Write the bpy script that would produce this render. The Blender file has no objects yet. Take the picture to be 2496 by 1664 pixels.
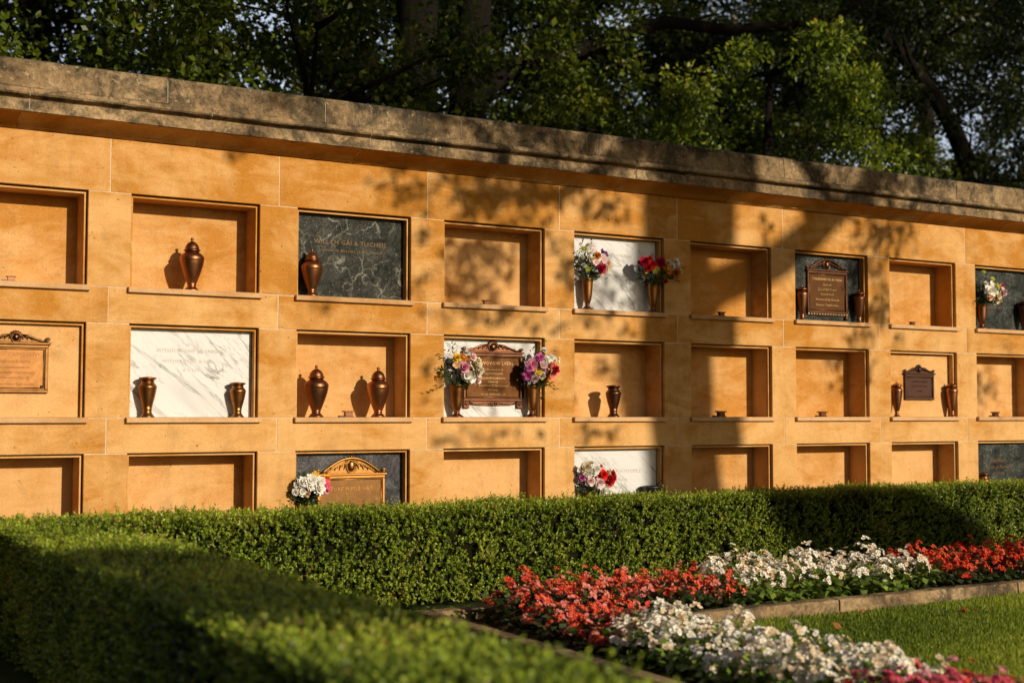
import bpy, math, random
import numpy as np
from mathutils import Vector, Matrix

random.seed(7)
RNG = np.random.default_rng(11)
scene = bpy.context.scene
COL = scene.collection
rad = math.radians

# ------------------------------------------------------------------ helpers
def tag(o, label=None, cat=None, group=None, kind=None):
    if label: o['label'] = label
    if cat: o['category'] = cat
    if group: o['group'] = group
    if kind: o['kind'] = kind
    return o

def empty(name, loc, label=None, cat=None, group=None):
    o = bpy.data.objects.new(name, None)
    o.empty_display_size = 0.05
    o.location = loc
    COL.objects.link(o)
    return tag(o, label, cat, group)

def link(name, me, parent=None, loc=None):
    o = bpy.data.objects.new(name, me)
    COL.objects.link(o)
    if parent is not None: o.parent = parent
    if loc is not None: o.location = loc
    return o

class MB:
    """collects vertices and faces; builds one mesh"""
    def __init__(s):
        s.v = []; s.f = []; s.m = []; s.a = []; s.mi = 0; s.at = 0.5; s.sm = []; s.smooth = False
    def add(s, vs, fs):
        o = len(s.v)
        s.v += [tuple(p) for p in vs]
        s.a += [s.at] * len(vs)
        for f in fs:
            s.f.append(tuple(i + o for i in f)); s.m.append(s.mi); s.sm.append(s.smooth)
    def box(s, x0, x1, y0, y1, z0, z1):
        vs = [(x0,y0,z0),(x1,y0,z0),(x1,y1,z0),(x0,y1,z0),(x0,y0,z1),(x1,y0,z1),(x1,y1,z1),(x0,y1,z1)]
        s.add(vs, [(0,3,2,1),(4,5,6,7),(0,1,5,4),(1,2,6,5),(2,3,7,6),(3,0,4,7)])
    def block(s, x0, x1, y0, y1, z0, z1, c=0.002):
        """stone block, front (-y) edges chamfered"""
        vs = [(x0+c,y0,z0+c),(x1-c,y0,z0+c),(x1-c,y0,z1-c),(x0+c,y0,z1-c),
              (x0,y0+c,z0),(x1,y0+c,z0),(x1,y0+c,z1),(x0,y0+c,z1),
              (x0,y1,z0),(x1,y1,z0),(x1,y1,z1),(x0,y1,z1)]
        s.add(vs, [(0,1,2,3),(0,4,5,1),(1,5,6,2),(2,6,7,3),(3,7,4,0),(4,8,9,5),(5,9,10,6),(6,10,11,7),(7,11,8,4),(8,11,10,9)])
    def prism(s, poly, x0, x1, n=1, jit=0.0):
        """closed (y,z) profile swept along x, caps included; profile runs counter-clockwise seen from +x"""
        k = len(poly); vs = []; fs = []
        for i in range(n + 1):
            x = x0 + (x1 - x0) * i / n
            for (y, z) in poly:
                j = jit
                vs.append((x, y + (random.uniform(-j, j) if j else 0), z + (random.uniform(-j, j) if j else 0)))
        for i in range(n):
            for q in range(k):
                r = (q + 1) % k
                fs.append((i*k+q, i*k+r, (i+1)*k+r, (i+1)*k+q))
        fs.append(tuple(range(k - 1, -1, -1))); fs.append(tuple(n*k + q for q in range(k)))
        s.add(vs, fs)
    def plate(s, poly, y0, y1):
        """closed (x,z) outline extruded from y0 (front) to y1"""
        k = len(poly)
        vs = [(x, y0, z) for x, z in poly] + [(x, y1, z) for x, z in poly]
        fs = [tuple(range(k)), tuple(range(2*k-1, k-1, -1))]
        for q in range(k):
            r = (q + 1) % k
            fs.append((q, q + k, r + k, r))
        s.add(vs, fs)
    def lathe(s, prof, n=36, c=(0,0,0), cap=True):
        k = len(prof); vs = []; fs = []
        for i in range(n):
            a = 2*math.pi*i/n
            for r, z in prof: vs.append((c[0]+r*math.cos(a), c[1]+r*math.sin(a), c[2]+z))
        for i in range(n):
            j = (i+1) % n
            for q in range(k-1): fs.append((i*k+q, j*k+q, j*k+q+1, i*k+q+1))
        if cap:
            fs.append(tuple(i*k for i in range(n-1, -1, -1)))
            if prof[-1][0] > 1e-4: fs.append(tuple(i*k+k-1 for i in range(n)))
        old = s.smooth; s.smooth = True
        s.add(vs, fs); s.smooth = old
    def tube(s, pts, radii, n=8):
        pts = [Vector(p) for p in pts]; vs = []; fs = []
        up = Vector((0.13, 0.31, 0.94))
        for i, p in enumerate(pts):
            t = (pts[min(i+1, len(pts)-1)] - pts[max(i-1, 0)])
            if t.length < 1e-9: t = Vector((0,0,1))
            t.normalize()
            a = t.cross(up)
            if a.length < 0.05: a = t.cross(Vector((1,0,0)))
            a.normalize(); b = t.cross(a)
            r = radii[i] if hasattr(radii, '__len__') else radii
            for q in range(n):
                w = 2*math.pi*q/n
                vs.append(p + (a*math.cos(w) + b*math.sin(w))*r)
        for i in range(len(pts)-1):
            for q in range(n):
                r2 = (q+1) % n
                fs.append((i*n+q, i*n+r2, (i+1)*n+r2, (i+1)*n+q))
        fs.append(tuple(range(n-1, -1, -1))); fs.append(tuple((len(pts)-1)*n+q for q in range(n)))
        old = s.smooth; s.smooth = True
        s.add(vs, fs); s.smooth = old
    def ball(s, c, rx, ry, rz, nu=14, nv=8):
        vs = []; fs = []
        for i in range(nv+1):
            t = math.pi*i/nv
            for j in range(nu):
                p = 2*math.pi*j/nu
                vs.append((c[0]+rx*math.sin(t)*math.cos(p), c[1]+ry*math.sin(t)*math.sin(p), c[2]+rz*math.cos(t)))
        for i in range(nv):
            for j in range(nu):
                k = (j+1) % nu
                fs.append((i*nu+j, (i+1)*nu+j, (i+1)*nu+k, i*nu+k))
        old = s.smooth; s.smooth = True
        s.add(vs, fs); s.smooth = old
    def mesh(s, name, mats):
        me = bpy.data.meshes.new(name)
        me.from_pydata(s.v, [], s.f)
        for m in (mats if isinstance(mats, (list, tuple)) else [mats]): me.materials.append(m)
        me.polygons.foreach_set('material_index', s.m)
        me.polygons.foreach_set('use_smooth', s.sm)
        at = me.attributes.new('tint', 'FLOAT', 'POINT')
        at.data.foreach_set('value', s.a)
        me.update()
        return me
    def build(s, name, mats, parent=None, loc=None):
        return link(name, s.mesh(name, mats), parent, loc)

def unit(a):
    return a / np.maximum(np.linalg.norm(a, axis=-1, keepdims=True), 1e-9)

def leaves_mesh(name, P, D, N, L, W, tint, mat, cup=0.15):
    """one mesh of many small four-cornered leaves"""
    n = len(P)
    D = unit(D); S = unit(np.cross(D, N)); Nn = np.cross(S, D)
    L = np.broadcast_to(np.asarray(L, float).reshape(-1, 1), (n, 1)); W = np.broadcast_to(np.asarray(W, float).reshape(-1, 1), (n, 1))
    V = np.empty((n, 4, 3))
    V[:, 0] = P
    V[:, 1] = P + D*L*0.5 + S*W*0.5 + Nn*W*cup
    V[:, 2] = P + D*L
    V[:, 3] = P + D*L*0.5 - S*W*0.5 + Nn*W*cup
    me = bpy.data.meshes.new(name)
    me.vertices.add(n*4); me.vertices.foreach_set('co', V.ravel())
    me.loops.add(n*4); me.loops.foreach_set('vertex_index', np.arange(n*4, dtype=np.int32))
    me.polygons.add(n); me.polygons.foreach_set('loop_start', np.arange(0, n*4, 4, dtype=np.int32))
    me.update(calc_edges=True)
    at = me.attributes.new('tint', 'FLOAT', 'POINT')
    at.data.foreach_set('value', np.repeat(np.asarray(tint, float), 4))
    me.materials.append(mat)
    return me

def wav(P, seed, f):
    """smooth pseudo-noise in about -1..1 at points P"""
    r = np.random.default_rng(seed); out = np.zeros(len(P))
    for i in range(6):
        k = r.normal(size=3); k /= np.linalg.norm(k)
        out += np.sin(P @ (k*f*r.uniform(0.6, 1.6)) + r.uniform(0, 6.28))
    return out/3.0

# ------------------------------------------------------------------ materials
class NT:
    def __init__(s, name):
        s.mat = bpy.data.materials.new(name); s.mat.use_nodes = True
        s.t = s.mat.node_tree; s.t.nodes.clear()
        s.out = s.n('ShaderNodeOutputMaterial')
    def n(s, typ, **kw):
        nd = s.t.nodes.new(typ)
        for k, v in kw.items():
            if hasattr(nd, k) and k not in nd.inputs: setattr(nd, k, v)
            else: nd.inputs[k].default_value = v
        return nd
    def l(s, a, b): s.t.links.new(a, b)
    def coord(s, kind='Object', scale=(1,1,1), rot=(0,0,0)):
        tc = s.n('ShaderNodeTexCoord'); mp = s.n('ShaderNodeMapping')
        mp.inputs['Scale'].default_value = scale; mp.inputs['Rotation'].default_value = rot
        s.l(tc.outputs[kind], mp.inputs['Vector']); return mp.outputs['Vector']
    def noise(s, vec, scale, detail=4, rough=0.55, dist=0.0):
        nd = s.n('ShaderNodeTexNoise'); nd.inputs['Scale'].default_value = scale; nd.inputs['Detail'].default_value = detail
        nd.inputs['Roughness'].default_value = rough; nd.inputs['Distortion'].default_value = dist
        s.l(vec, nd.inputs['Vector']); return nd.outputs['Fac']
    def ramp(s, fac, stops, interp='LINEAR'):
        nd = s.n('ShaderNodeValToRGB'); e = nd.color_ramp.elements; nd.color_ramp.interpolation = interp
        while len(e) < len(stops): e.new(0.5)
        for el, (p, c) in zip(e, stops):
            el.position = p; el.color = (c, c, c, 1) if not hasattr(c, '__len__') else (*c, 1)
        s.l(fac, nd.inputs['Fac']); return nd.outputs['Color']
    def mix(s, fac, a, b, mode='MIX'):
        nd = s.n('ShaderNodeMix', data_type='RGBA', blend_type=mode)
        for sock, v in ((nd.inputs[0], fac), (nd.inputs[6], a), (nd.inputs[7], b)):
            if hasattr(v, 'is_linked'): s.l(v, sock)
            elif hasattr(v, '__len__'): sock.default_value = (*v, 1)
            else: sock.default_value = v
        return nd.outputs[2]
    def math(s, op, a, b=0.0, clamp=False):
        nd = s.n('ShaderNodeMath', operation=op, use_clamp=clamp)
        for i, v in enumerate((a, b)):
            if hasattr(v, 'is_linked'): s.l(v, nd.inputs[i])
            else: nd.inputs[i].default_value = v
        return nd.outputs[0]
    def attr(s, name='tint'):
        nd = s.n('ShaderNodeAttribute'); nd.attribute_name = name; return nd.outputs['Fac']
    def bump(s, h, strength=0.3, dist=0.01):
        nd = s.n('ShaderNodeBump'); nd.inputs['Strength'].default_value = strength; nd.inputs['Distance'].default_value = dist
        s.l(h, nd.inputs['Height']); return nd.outputs['Normal']
    def princ(s, col, rough=0.6, metal=0.0, spec=0.3, normal=None):
        nd = s.n('ShaderNodeBsdfPrincipled')
        for nm, v in (('Base Color', col), ('Roughness', rough), ('Metallic', metal), ('Specular IOR Level', spec)):
            if hasattr(v, 'is_linked'): s.l(v, nd.inputs[nm])
            elif hasattr(v, '__len__'): nd.inputs[nm].default_value = (*v, 1)
            else: nd.inputs[nm].default_value = v
        if normal is not None: s.l(normal, nd.inputs['Normal'])
        s.l(nd.outputs[0], s.out.inputs[0]); return nd

def m_sandstone(name, light, deep, tone=0.0):
    s = NT(name)
    v = s.coord('Object')
    blk = s.attr('tint')
    off = s.n('ShaderNodeVectorMath', operation='MULTIPLY_ADD')
    cmb = s.n('ShaderNodeCombineXYZ')
    for i in range(3): s.l(blk, cmb.inputs[i])
    s.l(cmb.outputs[0], off.inputs[0]); off.inputs[1].default_value = (37, 53, 71); s.l(v, off.inputs[2])
    vv = off.outputs[0]
    mp = s.n('ShaderNodeMapping'); mp.inputs['Scale'].default_value = (1.0, 1, 2.6); mp.inputs['Rotation'].default_value = (0, 0.12, 0)
    s.l(vv, mp.inputs['Vector'])
    blot = s.noise(vv, 1.9, 5, 0.58, 0.9)
    bed = s.noise(mp.outputs[0], 2.8, 7, 0.66, 0.9)
    f = s.math('ADD', s.math('MULTIPLY', blot, 1.0), s.math('SUBTRACT', s.math('MULTIPLY', bed, 0.85), 0.425))
    f = s.math('ADD', f, s.math('MULTIPLY', s.math('SUBTRACT', blk, 0.5), 0.20))
    sep = s.n('ShaderNodeSeparateXYZ'); s.l(v, sep.inputs[0])
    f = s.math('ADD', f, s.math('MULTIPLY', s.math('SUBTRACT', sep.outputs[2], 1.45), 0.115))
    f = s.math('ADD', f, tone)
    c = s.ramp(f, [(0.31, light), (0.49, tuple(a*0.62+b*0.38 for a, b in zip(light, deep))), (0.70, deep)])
    mp2 = s.n('ShaderNodeMapping'); mp2.inputs['Scale'].default_value = (1.2, 1, 9); mp2.inputs['Rotation'].default_value = (0, -0.2, 0)
    s.l(vv, mp2.inputs['Vector'])
    vein = s.ramp(s.noise(mp2.outputs[0], 2.2, 5, 0.6, 2.5), [(0.485, 0.0), (0.5, 1.0), (0.515, 0.0)])
    c = s.mix(s.math('MULTIPLY', vein, 0.20), c, tuple(min(1, x*1.35) for x in light))
    fine = s.noise(vv, 120, 3, 0.7)
    c = s.mix(1.0, c, s.ramp(fine, [(0.25, 0.80), (0.75, 1.14)]), 'MULTIPLY')
    mp3 = s.n('ShaderNodeMapping'); mp3.inputs['Scale'].default_value = (7, 1, 0.5); s.l(v, mp3.inputs['Vector'])
    c = s.mix(1.0, c, s.ramp(s.noise(mp3.outputs[0], 1.6, 6, 0.65, 0.6), [(0.30, 0.91), (0.50, 1.0), (0.72, 1.02)]), 'MULTIPLY')
    stain = s.ramp(s.noise(vv, 5.5, 8, 0.7, 0.5), [(0.30, 0.82), (0.46, 1.0)])
    c = s.mix(1.0, c, stain, 'MULTIPLY')
    pit = s.ramp(s.noise(vv, 46, 2, 0.5), [(0.24, 0.4), (0.29, 1.0)])
    c = s.mix(1.0, c, pit, 'MULTIPLY')
    h = s.math('ADD', s.math('MULTIPLY', fine, 0.5), s.math('ADD', s.noise(vv, 24, 4, 0.6), pit))
    s.princ(c, 0.82, 0, 0.2, s.bump(h, 0.22, 0.004))
    return s.mat

def m_coping(name):
    s = NT(name); v = s.coord('Object'); blk = s.attr('tint')
    base = s.ramp(s.noise(v, 2.2, 8, 0.65, 0.6), [(0.32, (0.20, 0.128, 0.066)), (0.5, (0.37, 0.245, 0.125)), (0.66, (0.52, 0.360, 0.195))])
    base = s.mix(1.0, base, s.ramp(blk, [(0, 0.78), (1, 1.15)]), 'MULTIPLY')
    dirt = s.ramp(s.noise(v, 4.2, 10, 0.76, 0.5), [(0.44, 0.0), (0.58, 1.0)])
    sep = s.n('ShaderNodeSeparateXYZ'); s.l(v, sep.inputs[0])
    topd = s.ramp(sep.outputs[2], [(0.0, 0.0), (1.0, 1.0)])
    zr = s.n('ShaderNodeMapRange'); zr.inputs['From Min'].default_value = 2.90; zr.inputs['From Max'].default_value = 3.03
    s.l(sep.outputs[2], zr.inputs['Value'])
    df = s.math('MULTIPLY', s.math('ADD', dirt, s.math('MULTIPLY', zr.outputs[0], 0.45)), 0.82, True)
    c = s.mix(df, base, (0.046, 0.038, 0.026))
    pitn = s.ramp(s.noise(v, 34, 6, 0.8, 0.3), [(0.36, 0.55), (0.52, 1.0), (0.70, 1.22)])
    c = s.mix(1.0, c, pitn, 'MULTIPLY')
    lm = s.ramp(s.noise(v, 1.9, 3, 0.5), [(0.42, 0.0), (0.56, 1.0)])
    lich = s.ramp(s.noise(v, 21, 5, 0.7, 0.4), [(0.60, 0.0), (0.65, 1.0)])
    c = s.mix(s.math('MULTIPLY', lich, s.math('MULTIPLY', lm, 0.75)), c, (0.50, 0.40, 0.25))
    spot = s.ramp(s.noise(v, 48, 2, 0.5), [(0.70, 0.0), (0.74, 1.0)])
    c = s.mix(s.math('MULTIPLY', spot, 0.8), c, (0.52, 0.36, 0.13))
    moss = s.ramp(s.noise(v, 9, 5, 0.6), [(0.60, 0.0), (0.72, 0.5)])
    c = s.mix(s.math('MULTIPLY', moss, 0.5), c, (0.10, 0.105, 0.035))
    fine = s.noise(v, 140, 3, 0.7)
    c = s.mix(1.0, c, s.ramp(fine, [(0.25, 0.7), (0.75, 1.2)]), 'MULTIPLY')
    h = s.math('ADD', fine, s.math('ADD', s.noise(v, 30, 5, 0.65), pitn))
    s.princ(c, 0.9, 0, 0.15, s.bump(h, 0.5, 0.008))
    return s.mat

def m_plain(name, col, rough=0.7, spec=0.2, var=0.25, scale=30):
    s = NT(name); v = s.coord('Object')
    c = s.mix(1.0, col, s.ramp(s.noise(v, scale, 5, 0.65), [(0.25, 1-var), (0.75, 1+var)]), 'MULTIPLY')
    s.princ(c, rough, 0, spec, s.bump(s.noise(v, scale*3, 3, 0.6), 0.2, 0.004))
    return s.mat

def m_white_marble():
    s = NT('white_marble'); v = s.coord('Object')
    oi = s.n('ShaderNodeObjectInfo')
    off = s.n('ShaderNodeVectorMath', operation='ADD'); cm = s.n('ShaderNodeCombineXYZ')
    s.l(s.math('MULTIPLY', oi.outputs['Random'], 19.0), cm.inputs[0]); s.l(v, off.inputs[0]); s.l(cm.outputs[0], off.inputs[1])
    rt = s.n('ShaderNodeMapping'); rt.inputs['Rotation'].default_value = (0, rad(-42), 0)
    s.l(off.outputs[0], rt.inputs['Vector'])
    mp = s.n('ShaderNodeMapping'); mp.inputs['Scale'].default_value = (0.55, 1, 3.0)
    s.l(rt.outputs[0], mp.inputs['Vector'])
    a = s.ramp(s.noise(mp.outputs[0], 2.2, 5, 0.55, 0.5), [(0.480, 0.0), (0.50, 1.0), (0.514, 0.0)])
    b = s.ramp(s.noise(mp.outputs[0], 4.6, 5, 0.55, 0.7), [(0.486, 0.0), (0.50, 1.0), (0.510, 0.0)])
    gate = s.ramp(s.noise(rt.outputs[0], 3.0, 3, 0.5), [(0.34, 0.15), (0.60, 1.0)])
    cloud = s.ramp(s.noise(mp.outputs[0], 2.0, 6, 0.6, 0.8), [(0.5, 0.0), (0.8, 0.30)])
    f = s.math('ADD', s.math('MULTIPLY', a, s.math('MULTIPLY', gate, 0.7)), s.math('MULTIPLY', b, s.math('MULTIPLY', gate, 0.45)))
    f = s.math('ADD', f, cloud, True)
    c = s.mix(f, (0.70, 0.69, 0.675), (0.15, 0.148, 0.148))
    s.princ(c, 0.25, 0, 0.25)
    return s.mat

def m_dark_marble(name, base, hi, vein, vs=5.0, va=0.8):
    s = NT(name); v = s.coord('Object')
    n1 = s.noise(v, 9, 8, 0.75, 0.8)
    c = s.ramp(n1, [(0.36, base), (0.66, hi)])
    w = s.n('ShaderNodeVectorMath', operation='MULTIPLY_ADD'); nz = s.n('ShaderNodeTexNoise'); nz.inputs['Scale'].default_value = 6; nz.inputs['Detail'].default_value = 6
    s.l(v, nz.inputs['Vector']); s.l(nz.outputs['Color'], w.inputs[0]); w.inputs[1].default_value = (0.35, 0.35, 0.35); s.l(v, w.inputs[2])
    vo = s.n('ShaderNodeTexVoronoi', feature='DISTANCE_TO_EDGE'); vo.inputs['Scale'].default_value = vs
    s.l(w.outputs[0], vo.inputs['Vector'])
    e = s.ramp(vo.outputs['Distance'], [(0.0, 1.0), (0.035, 0.0)])
    vo2 = s.n('ShaderNodeTexVoronoi', feature='DISTANCE_TO_EDGE'); vo2.inputs['Scale'].default_value = vs*3.3
    s.l(w.outputs[0], vo2.inputs['Vector'])
    e2 = s.ramp(vo2.outputs['Distance'], [(0.0, 0.30), (0.05, 0.0)])
    gate = s.ramp(s.noise(v, 4.5, 4, 0.6), [(0.42, 0.0), (0.60, 1.0)])
    f = s.math('MULTIPLY', s.math('ADD', e, e2, True), s.math('MULTIPLY', gate, va))
    c = s.mix(f, c, vein)
    sp = s.ramp(s.noise(v, 90, 2, 0.6), [(0.62, 0.0), (0.70, 0.5)])
    c = s.mix(sp, c, vein)
    s.princ(c, 0.16, 0, 0.08)
    return s.mat

def m_bronze(name, col, rough=0.3, pat=0.35):
    s = NT(name); v = s.coord('Object')
    n = s.noise(v, 14, 6, 0.65, 0.4)
    c = s.mix(s.ramp(n, [(0.4, 0.0), (0.75, pat)]), col, tuple(x*0.28 for x in col))
    oi = s.n('ShaderNodeObjectInfo')
    c = s.mix(1.0, c, s.ramp(oi.outputs['Random'], [(0, (0.74, 0.78, 0.84)), (1, (1.15, 1.08, 1.0))]), 'MULTIPLY')
    spot = s.ramp(s.noise(v, 55, 5, 0.7), [(0.60, 0.0), (0.70, 0.6)])
    c = s.mix(spot, c, tuple(x*0.4 for x in col))
    r = s.math('ADD', s.math('MULTIPLY', s.noise(v, 30, 4, 0.6), 0.26), rough - 0.1)
    s.princ(c, r, 1.0, 0.5, s.bump(s.noise(v, 60, 3, 0.5), 0.05, 0.002))
    return s.mat

def m_leaf(name, stops, transl=0.3, rough=0.45, spec=0.35):
    s = NT(name)
    c = s.ramp(s.attr('tint'), stops)
    p = s.princ(c, rough, 0, spec)
    t = s.n('ShaderNodeBsdfTranslucent'); s.l(c, t.inputs['Color'])
    mx = s.n('ShaderNodeMixShader'); mx.inputs[0].default_value = transl
    s.l(p.outputs[0], mx.inputs[1]); s.l(t.outputs[0], mx.inputs[2]); s.l(mx.outputs[0], s.out.inputs[0])
    return s.mat

def m_bark(name, col):
    s = NT(name); v = s.coord('Object', (6, 6, 1.2))
    n = s.noise(v, 3, 8, 0.7, 0.6)
    c = s.ramp(n, [(0.3, tuple(x*0.45 for x in col)), (0.7, tuple(x*1.3 for x in col))])
    s.princ(c, 0.92, 0, 0.1, s.bump(n, 0.9, 0.05))
    return s.mat

M = {}
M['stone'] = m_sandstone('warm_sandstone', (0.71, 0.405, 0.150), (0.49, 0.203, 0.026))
M['stone_niche'] = m_sandstone('niche_sandstone', (0.71, 0.405, 0.158), (0.52, 0.222, 0.036))
M['sill'] = m_sandstone('sill_sandstone', (0.66, 0.405, 0.200), (0.52, 0.28, 0.11), -0.06)
M['mortar'] = m_plain('pale_mortar', (0.66, 0.50, 0.33), 0.9, 0.1, 0.25, 25)
M['coping'] = m_coping('weathered_stone')
M['coping_joint'] = m_plain('coping_mortar', (0.55, 0.46, 0.34), 0.9, 0.1, 0.3, 40)
M['white_marble'] = m_white_marble()
M['green_marble'] = m_dark_marble('dark_green_marble', (0.005, 0.008, 0.006), (0.054, 0.055, 0.046), (0.36, 0.35, 0.29), 5.0, 0.75)
M['granite'] = m_dark_marble('grey_granite', (0.018, 0.018, 0.021), (0.115, 0.11, 0.115), (0.50, 0.47, 0.45), 40.0, 0.5)
M['slate_marble'] = m_dark_marble('slate_marble', (0.010, 0.011, 0.011), (0.062, 0.066, 0.060), (0.36, 0.37, 0.33), 14.0, 0.5)
M['bronze'] = m_bronze('copper_bronze', (0.40, 0.165, 0.072), 0.36)
M['gold_bronze'] = m_bronze('gold_bronze', (0.40, 0.175, 0.055), 0.35)
M['dark_bronze'] = m_bronze('dark_bronze', (0.20, 0.090, 0.048), 0.36, 0.5)
M['plaque_gold'] = m_bronze('gilt_plaque', (0.235, 0.115, 0.040), 0.44, 0.5)
M['plaque_bright'] = m_bronze('bright_gilt', (0.44, 0.215, 0.060), 0.40, 0.5)
M['plaque_brown'] = m_bronze('brown_plaque', (0.120, 0.053, 0.021), 0.48, 0.4)
M['plaque_dull'] = m_bronze('dull_plaque', (0.110, 0.058, 0.040), 0.55, 0.2)
M['letter_gold'] = m_plain('gold_lettering', (0.21, 0.105, 0.030), 0.5, 0.2, 0.1)
M['letter_grey'] = m_plain('grey_lettering', (0.52, 0.45, 0.38), 0.6, 0.2, 0.1)
M['letter_pale'] = m_bronze('raised_lettering', (0.50, 0.32, 0.15), 0.42, 0.1)
M['blackened'] = m_plain('blackened_metal', (0.025, 0.022, 0.020), 0.4, 0.5, 0.2)
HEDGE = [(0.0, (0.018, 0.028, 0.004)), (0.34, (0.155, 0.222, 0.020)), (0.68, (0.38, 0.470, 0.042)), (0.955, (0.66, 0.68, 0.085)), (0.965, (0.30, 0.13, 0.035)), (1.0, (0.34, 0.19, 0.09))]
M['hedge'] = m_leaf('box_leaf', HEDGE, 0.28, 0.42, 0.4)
M['hedge_core'] = m_plain('box_twigs', (0.010, 0.011, 0.004), 1.0, 0.0, 0.4)
M['grass'] = m_leaf('grass_blade', [(0.0, (0.055, 0.098, 0.008)), (0.6, (0.235, 0.31, 0.021)), (1.0, (0.43, 0.45, 0.052))], 0.35, 0.5, 0.25)
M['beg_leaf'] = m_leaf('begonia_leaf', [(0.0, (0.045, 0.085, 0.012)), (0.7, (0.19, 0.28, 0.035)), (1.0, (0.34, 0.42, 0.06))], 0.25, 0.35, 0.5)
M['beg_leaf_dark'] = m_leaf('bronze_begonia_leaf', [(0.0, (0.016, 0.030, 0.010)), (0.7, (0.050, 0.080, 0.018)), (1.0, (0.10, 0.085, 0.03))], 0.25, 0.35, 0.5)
M['bq_leaf'] = m_leaf('bouquet_leaf', [(0.0, (0.012, 0.030, 0.008)), (0.6, (0.045, 0.085, 0.018)), (0.9, (0.16, 0.20, 0.035)), (1.0, (0.33, 0.16, 0.03))], 0.25, 0.45, 0.35)
M['soil'] = m_plain('dark_soil', (0.040, 0.026, 0.016), 0.95, 0.05, 0.6, 22)
M['kerb'] = m_plain('kerb_concrete', (0.19, 0.140, 0.090), 0.9, 0.1, 0.9, 7)
M['bark'] = m_bark('dark_bark', (0.013, 0.010, 0.007))
M['dryleaf'] = m_leaf('dry_leaf', [(0.0, (0.22, 0.085, 0.02)), (1.0, (0.42, 0.20, 0.05))], 0.3, 0.6, 0.2)

def m_petal(name, edge, core):
    s = NT(name)
    c = s.ramp(s.attr('tint'), [(0.0, core), (0.55, tuple(a*0.35+b*0.65 for a, b in zip(core, edge))), (1.0, edge)])
    oi = s.n('ShaderNodeObjectInfo')
    c = s.mix(1.0, c, s.ramp(oi.outputs['Random'], [(0, 0.78), (1, 1.12)]), 'MULTIPLY')
    p = s.princ(c, 0.55, 0, 0.2)
    t = s.n('ShaderNodeBsdfTranslucent'); s.l(c, t.inputs['Color'])
    mx = s.n('ShaderNodeMixShader'); mx.inputs[0].default_value = 0.15
    s.l(p.outputs[0], mx.inputs[1]); s.l(t.outputs[0], mx.inputs[2]); s.l(mx.outputs[0], s.out.inputs[0])
    return s.mat
PETAL = dict(
    white=((0.92, 0.89, 0.82), (0.88, 0.80, 0.62)), cream=((0.82, 0.72, 0.50), (0.62, 0.45, 0.20)), yellow=((0.80, 0.52, 0.05), (0.55, 0.26, 0.02)),
    orange=((0.76, 0.24, 0.025), (0.40, 0.08, 0.01)), red=((0.62, 0.022, 0.020), (0.30, 0.006, 0.008)), crimson=((0.50, 0.010, 0.045), (0.20, 0.004, 0.014)),
    pink=((0.78, 0.30, 0.42), (0.52, 0.10, 0.22)), magenta=((0.62, 0.13, 0.40), (0.34, 0.03, 0.18)), palepink=((0.84, 0.58, 0.56), (0.72, 0.36, 0.36)),
    salmon=((0.80, 0.30, 0.20), (0.60, 0.10, 0.06)), purple=((0.20, 0.05, 0.22), (0.07, 0.012, 0.09)), lime=((0.46, 0.50, 0.06), (0.22, 0.28, 0.03)),
    brightred=((0.78, 0.012, 0.012), (0.45, 0.005, 0.005)), pinkwhite=((0.86, 0.70, 0.66), (0.60, 0.10, 0.16)), peach=((0.82, 0.52, 0.30), (0.60, 0.26, 0.10)),
    blushcream=((0.90, 0.76, 0.58), (0.82, 0.60, 0.34)),
    coral=((0.76, 0.085, 0.055), (0.58, 0.03, 0.018)), coralpink=((0.86, 0.30, 0.28), (0.66, 0.07, 0.07)), hotpink=((0.74, 0.08, 0.18), (0.5, 0.03, 0.08)))
PM = {k: m_petal('petal_' + k, *v) for k, v in PETAL.items()}
CENTER = m_plain('flower_centre', (0.72, 0.42, 0.03), 0.7, 0.2, 0.2)

# ------------------------------------------------------------------ camera, sky, sun
CX, CY, CZ = -0.9322, -7.5151, 1.10
pit, yaw, roll = 0.0536, 0.5335, 0.0013
fw = Vector((math.sin(yaw)*math.cos(pit), math.cos(yaw)*math.cos(pit), math.sin(pit)))
rt = Vector((math.cos(yaw), -math.sin(yaw), 0)); up = rt.cross(fw)
r2 = rt*math.cos(roll) + up*math.sin(roll); u2 = up*math.cos(roll) - rt*math.sin(roll)
cd = bpy.data.cameras.new('camera'); cam = bpy.data.objects.new('camera', cd); COL.objects.link(cam)
cam.matrix_world = Matrix(((r2.x, u2.x, -fw.x, CX), (r2.y, u2.y, -fw.y, CY), (r2.z, u2.z, -fw.z, CZ), (0, 0, 0, 1)))
cd.sensor_width = 36; cd.lens = 3040.8/2352*36; cd.clip_start = 0.05; cd.clip_end = 2000
cd.dof.use_dof = True; cd.dof.focus_distance = 8.45; cd.dof.aperture_fstop = 2.0
scene.camera = cam

SUN = Vector((0.31, -1.0, 0.345)).normalized()
w = bpy.data.worlds.new('World'); scene.world = w; w.use_nodes = True
wn = w.node_tree; wn.nodes.clear()
sky = wn.nodes.new('ShaderNodeTexSky'); sky.sky_type = 'NISHITA'; sky.sun_disc = False
sky.sun_elevation = math.asin(SUN.z); sky.sun_rotation = math.atan2(SUN.x, SUN.y)
sky.air_density = 1.0; sky.dust_density = 2.0; sky.ozone_density = 1.0
bg = wn.nodes.new('ShaderNodeBackground'); bg.inputs['Strength'].default_value = 0.075
wo = wn.nodes.new('ShaderNodeOutputWorld')
bg.inputs['Strength'].default_value = 0.038
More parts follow.
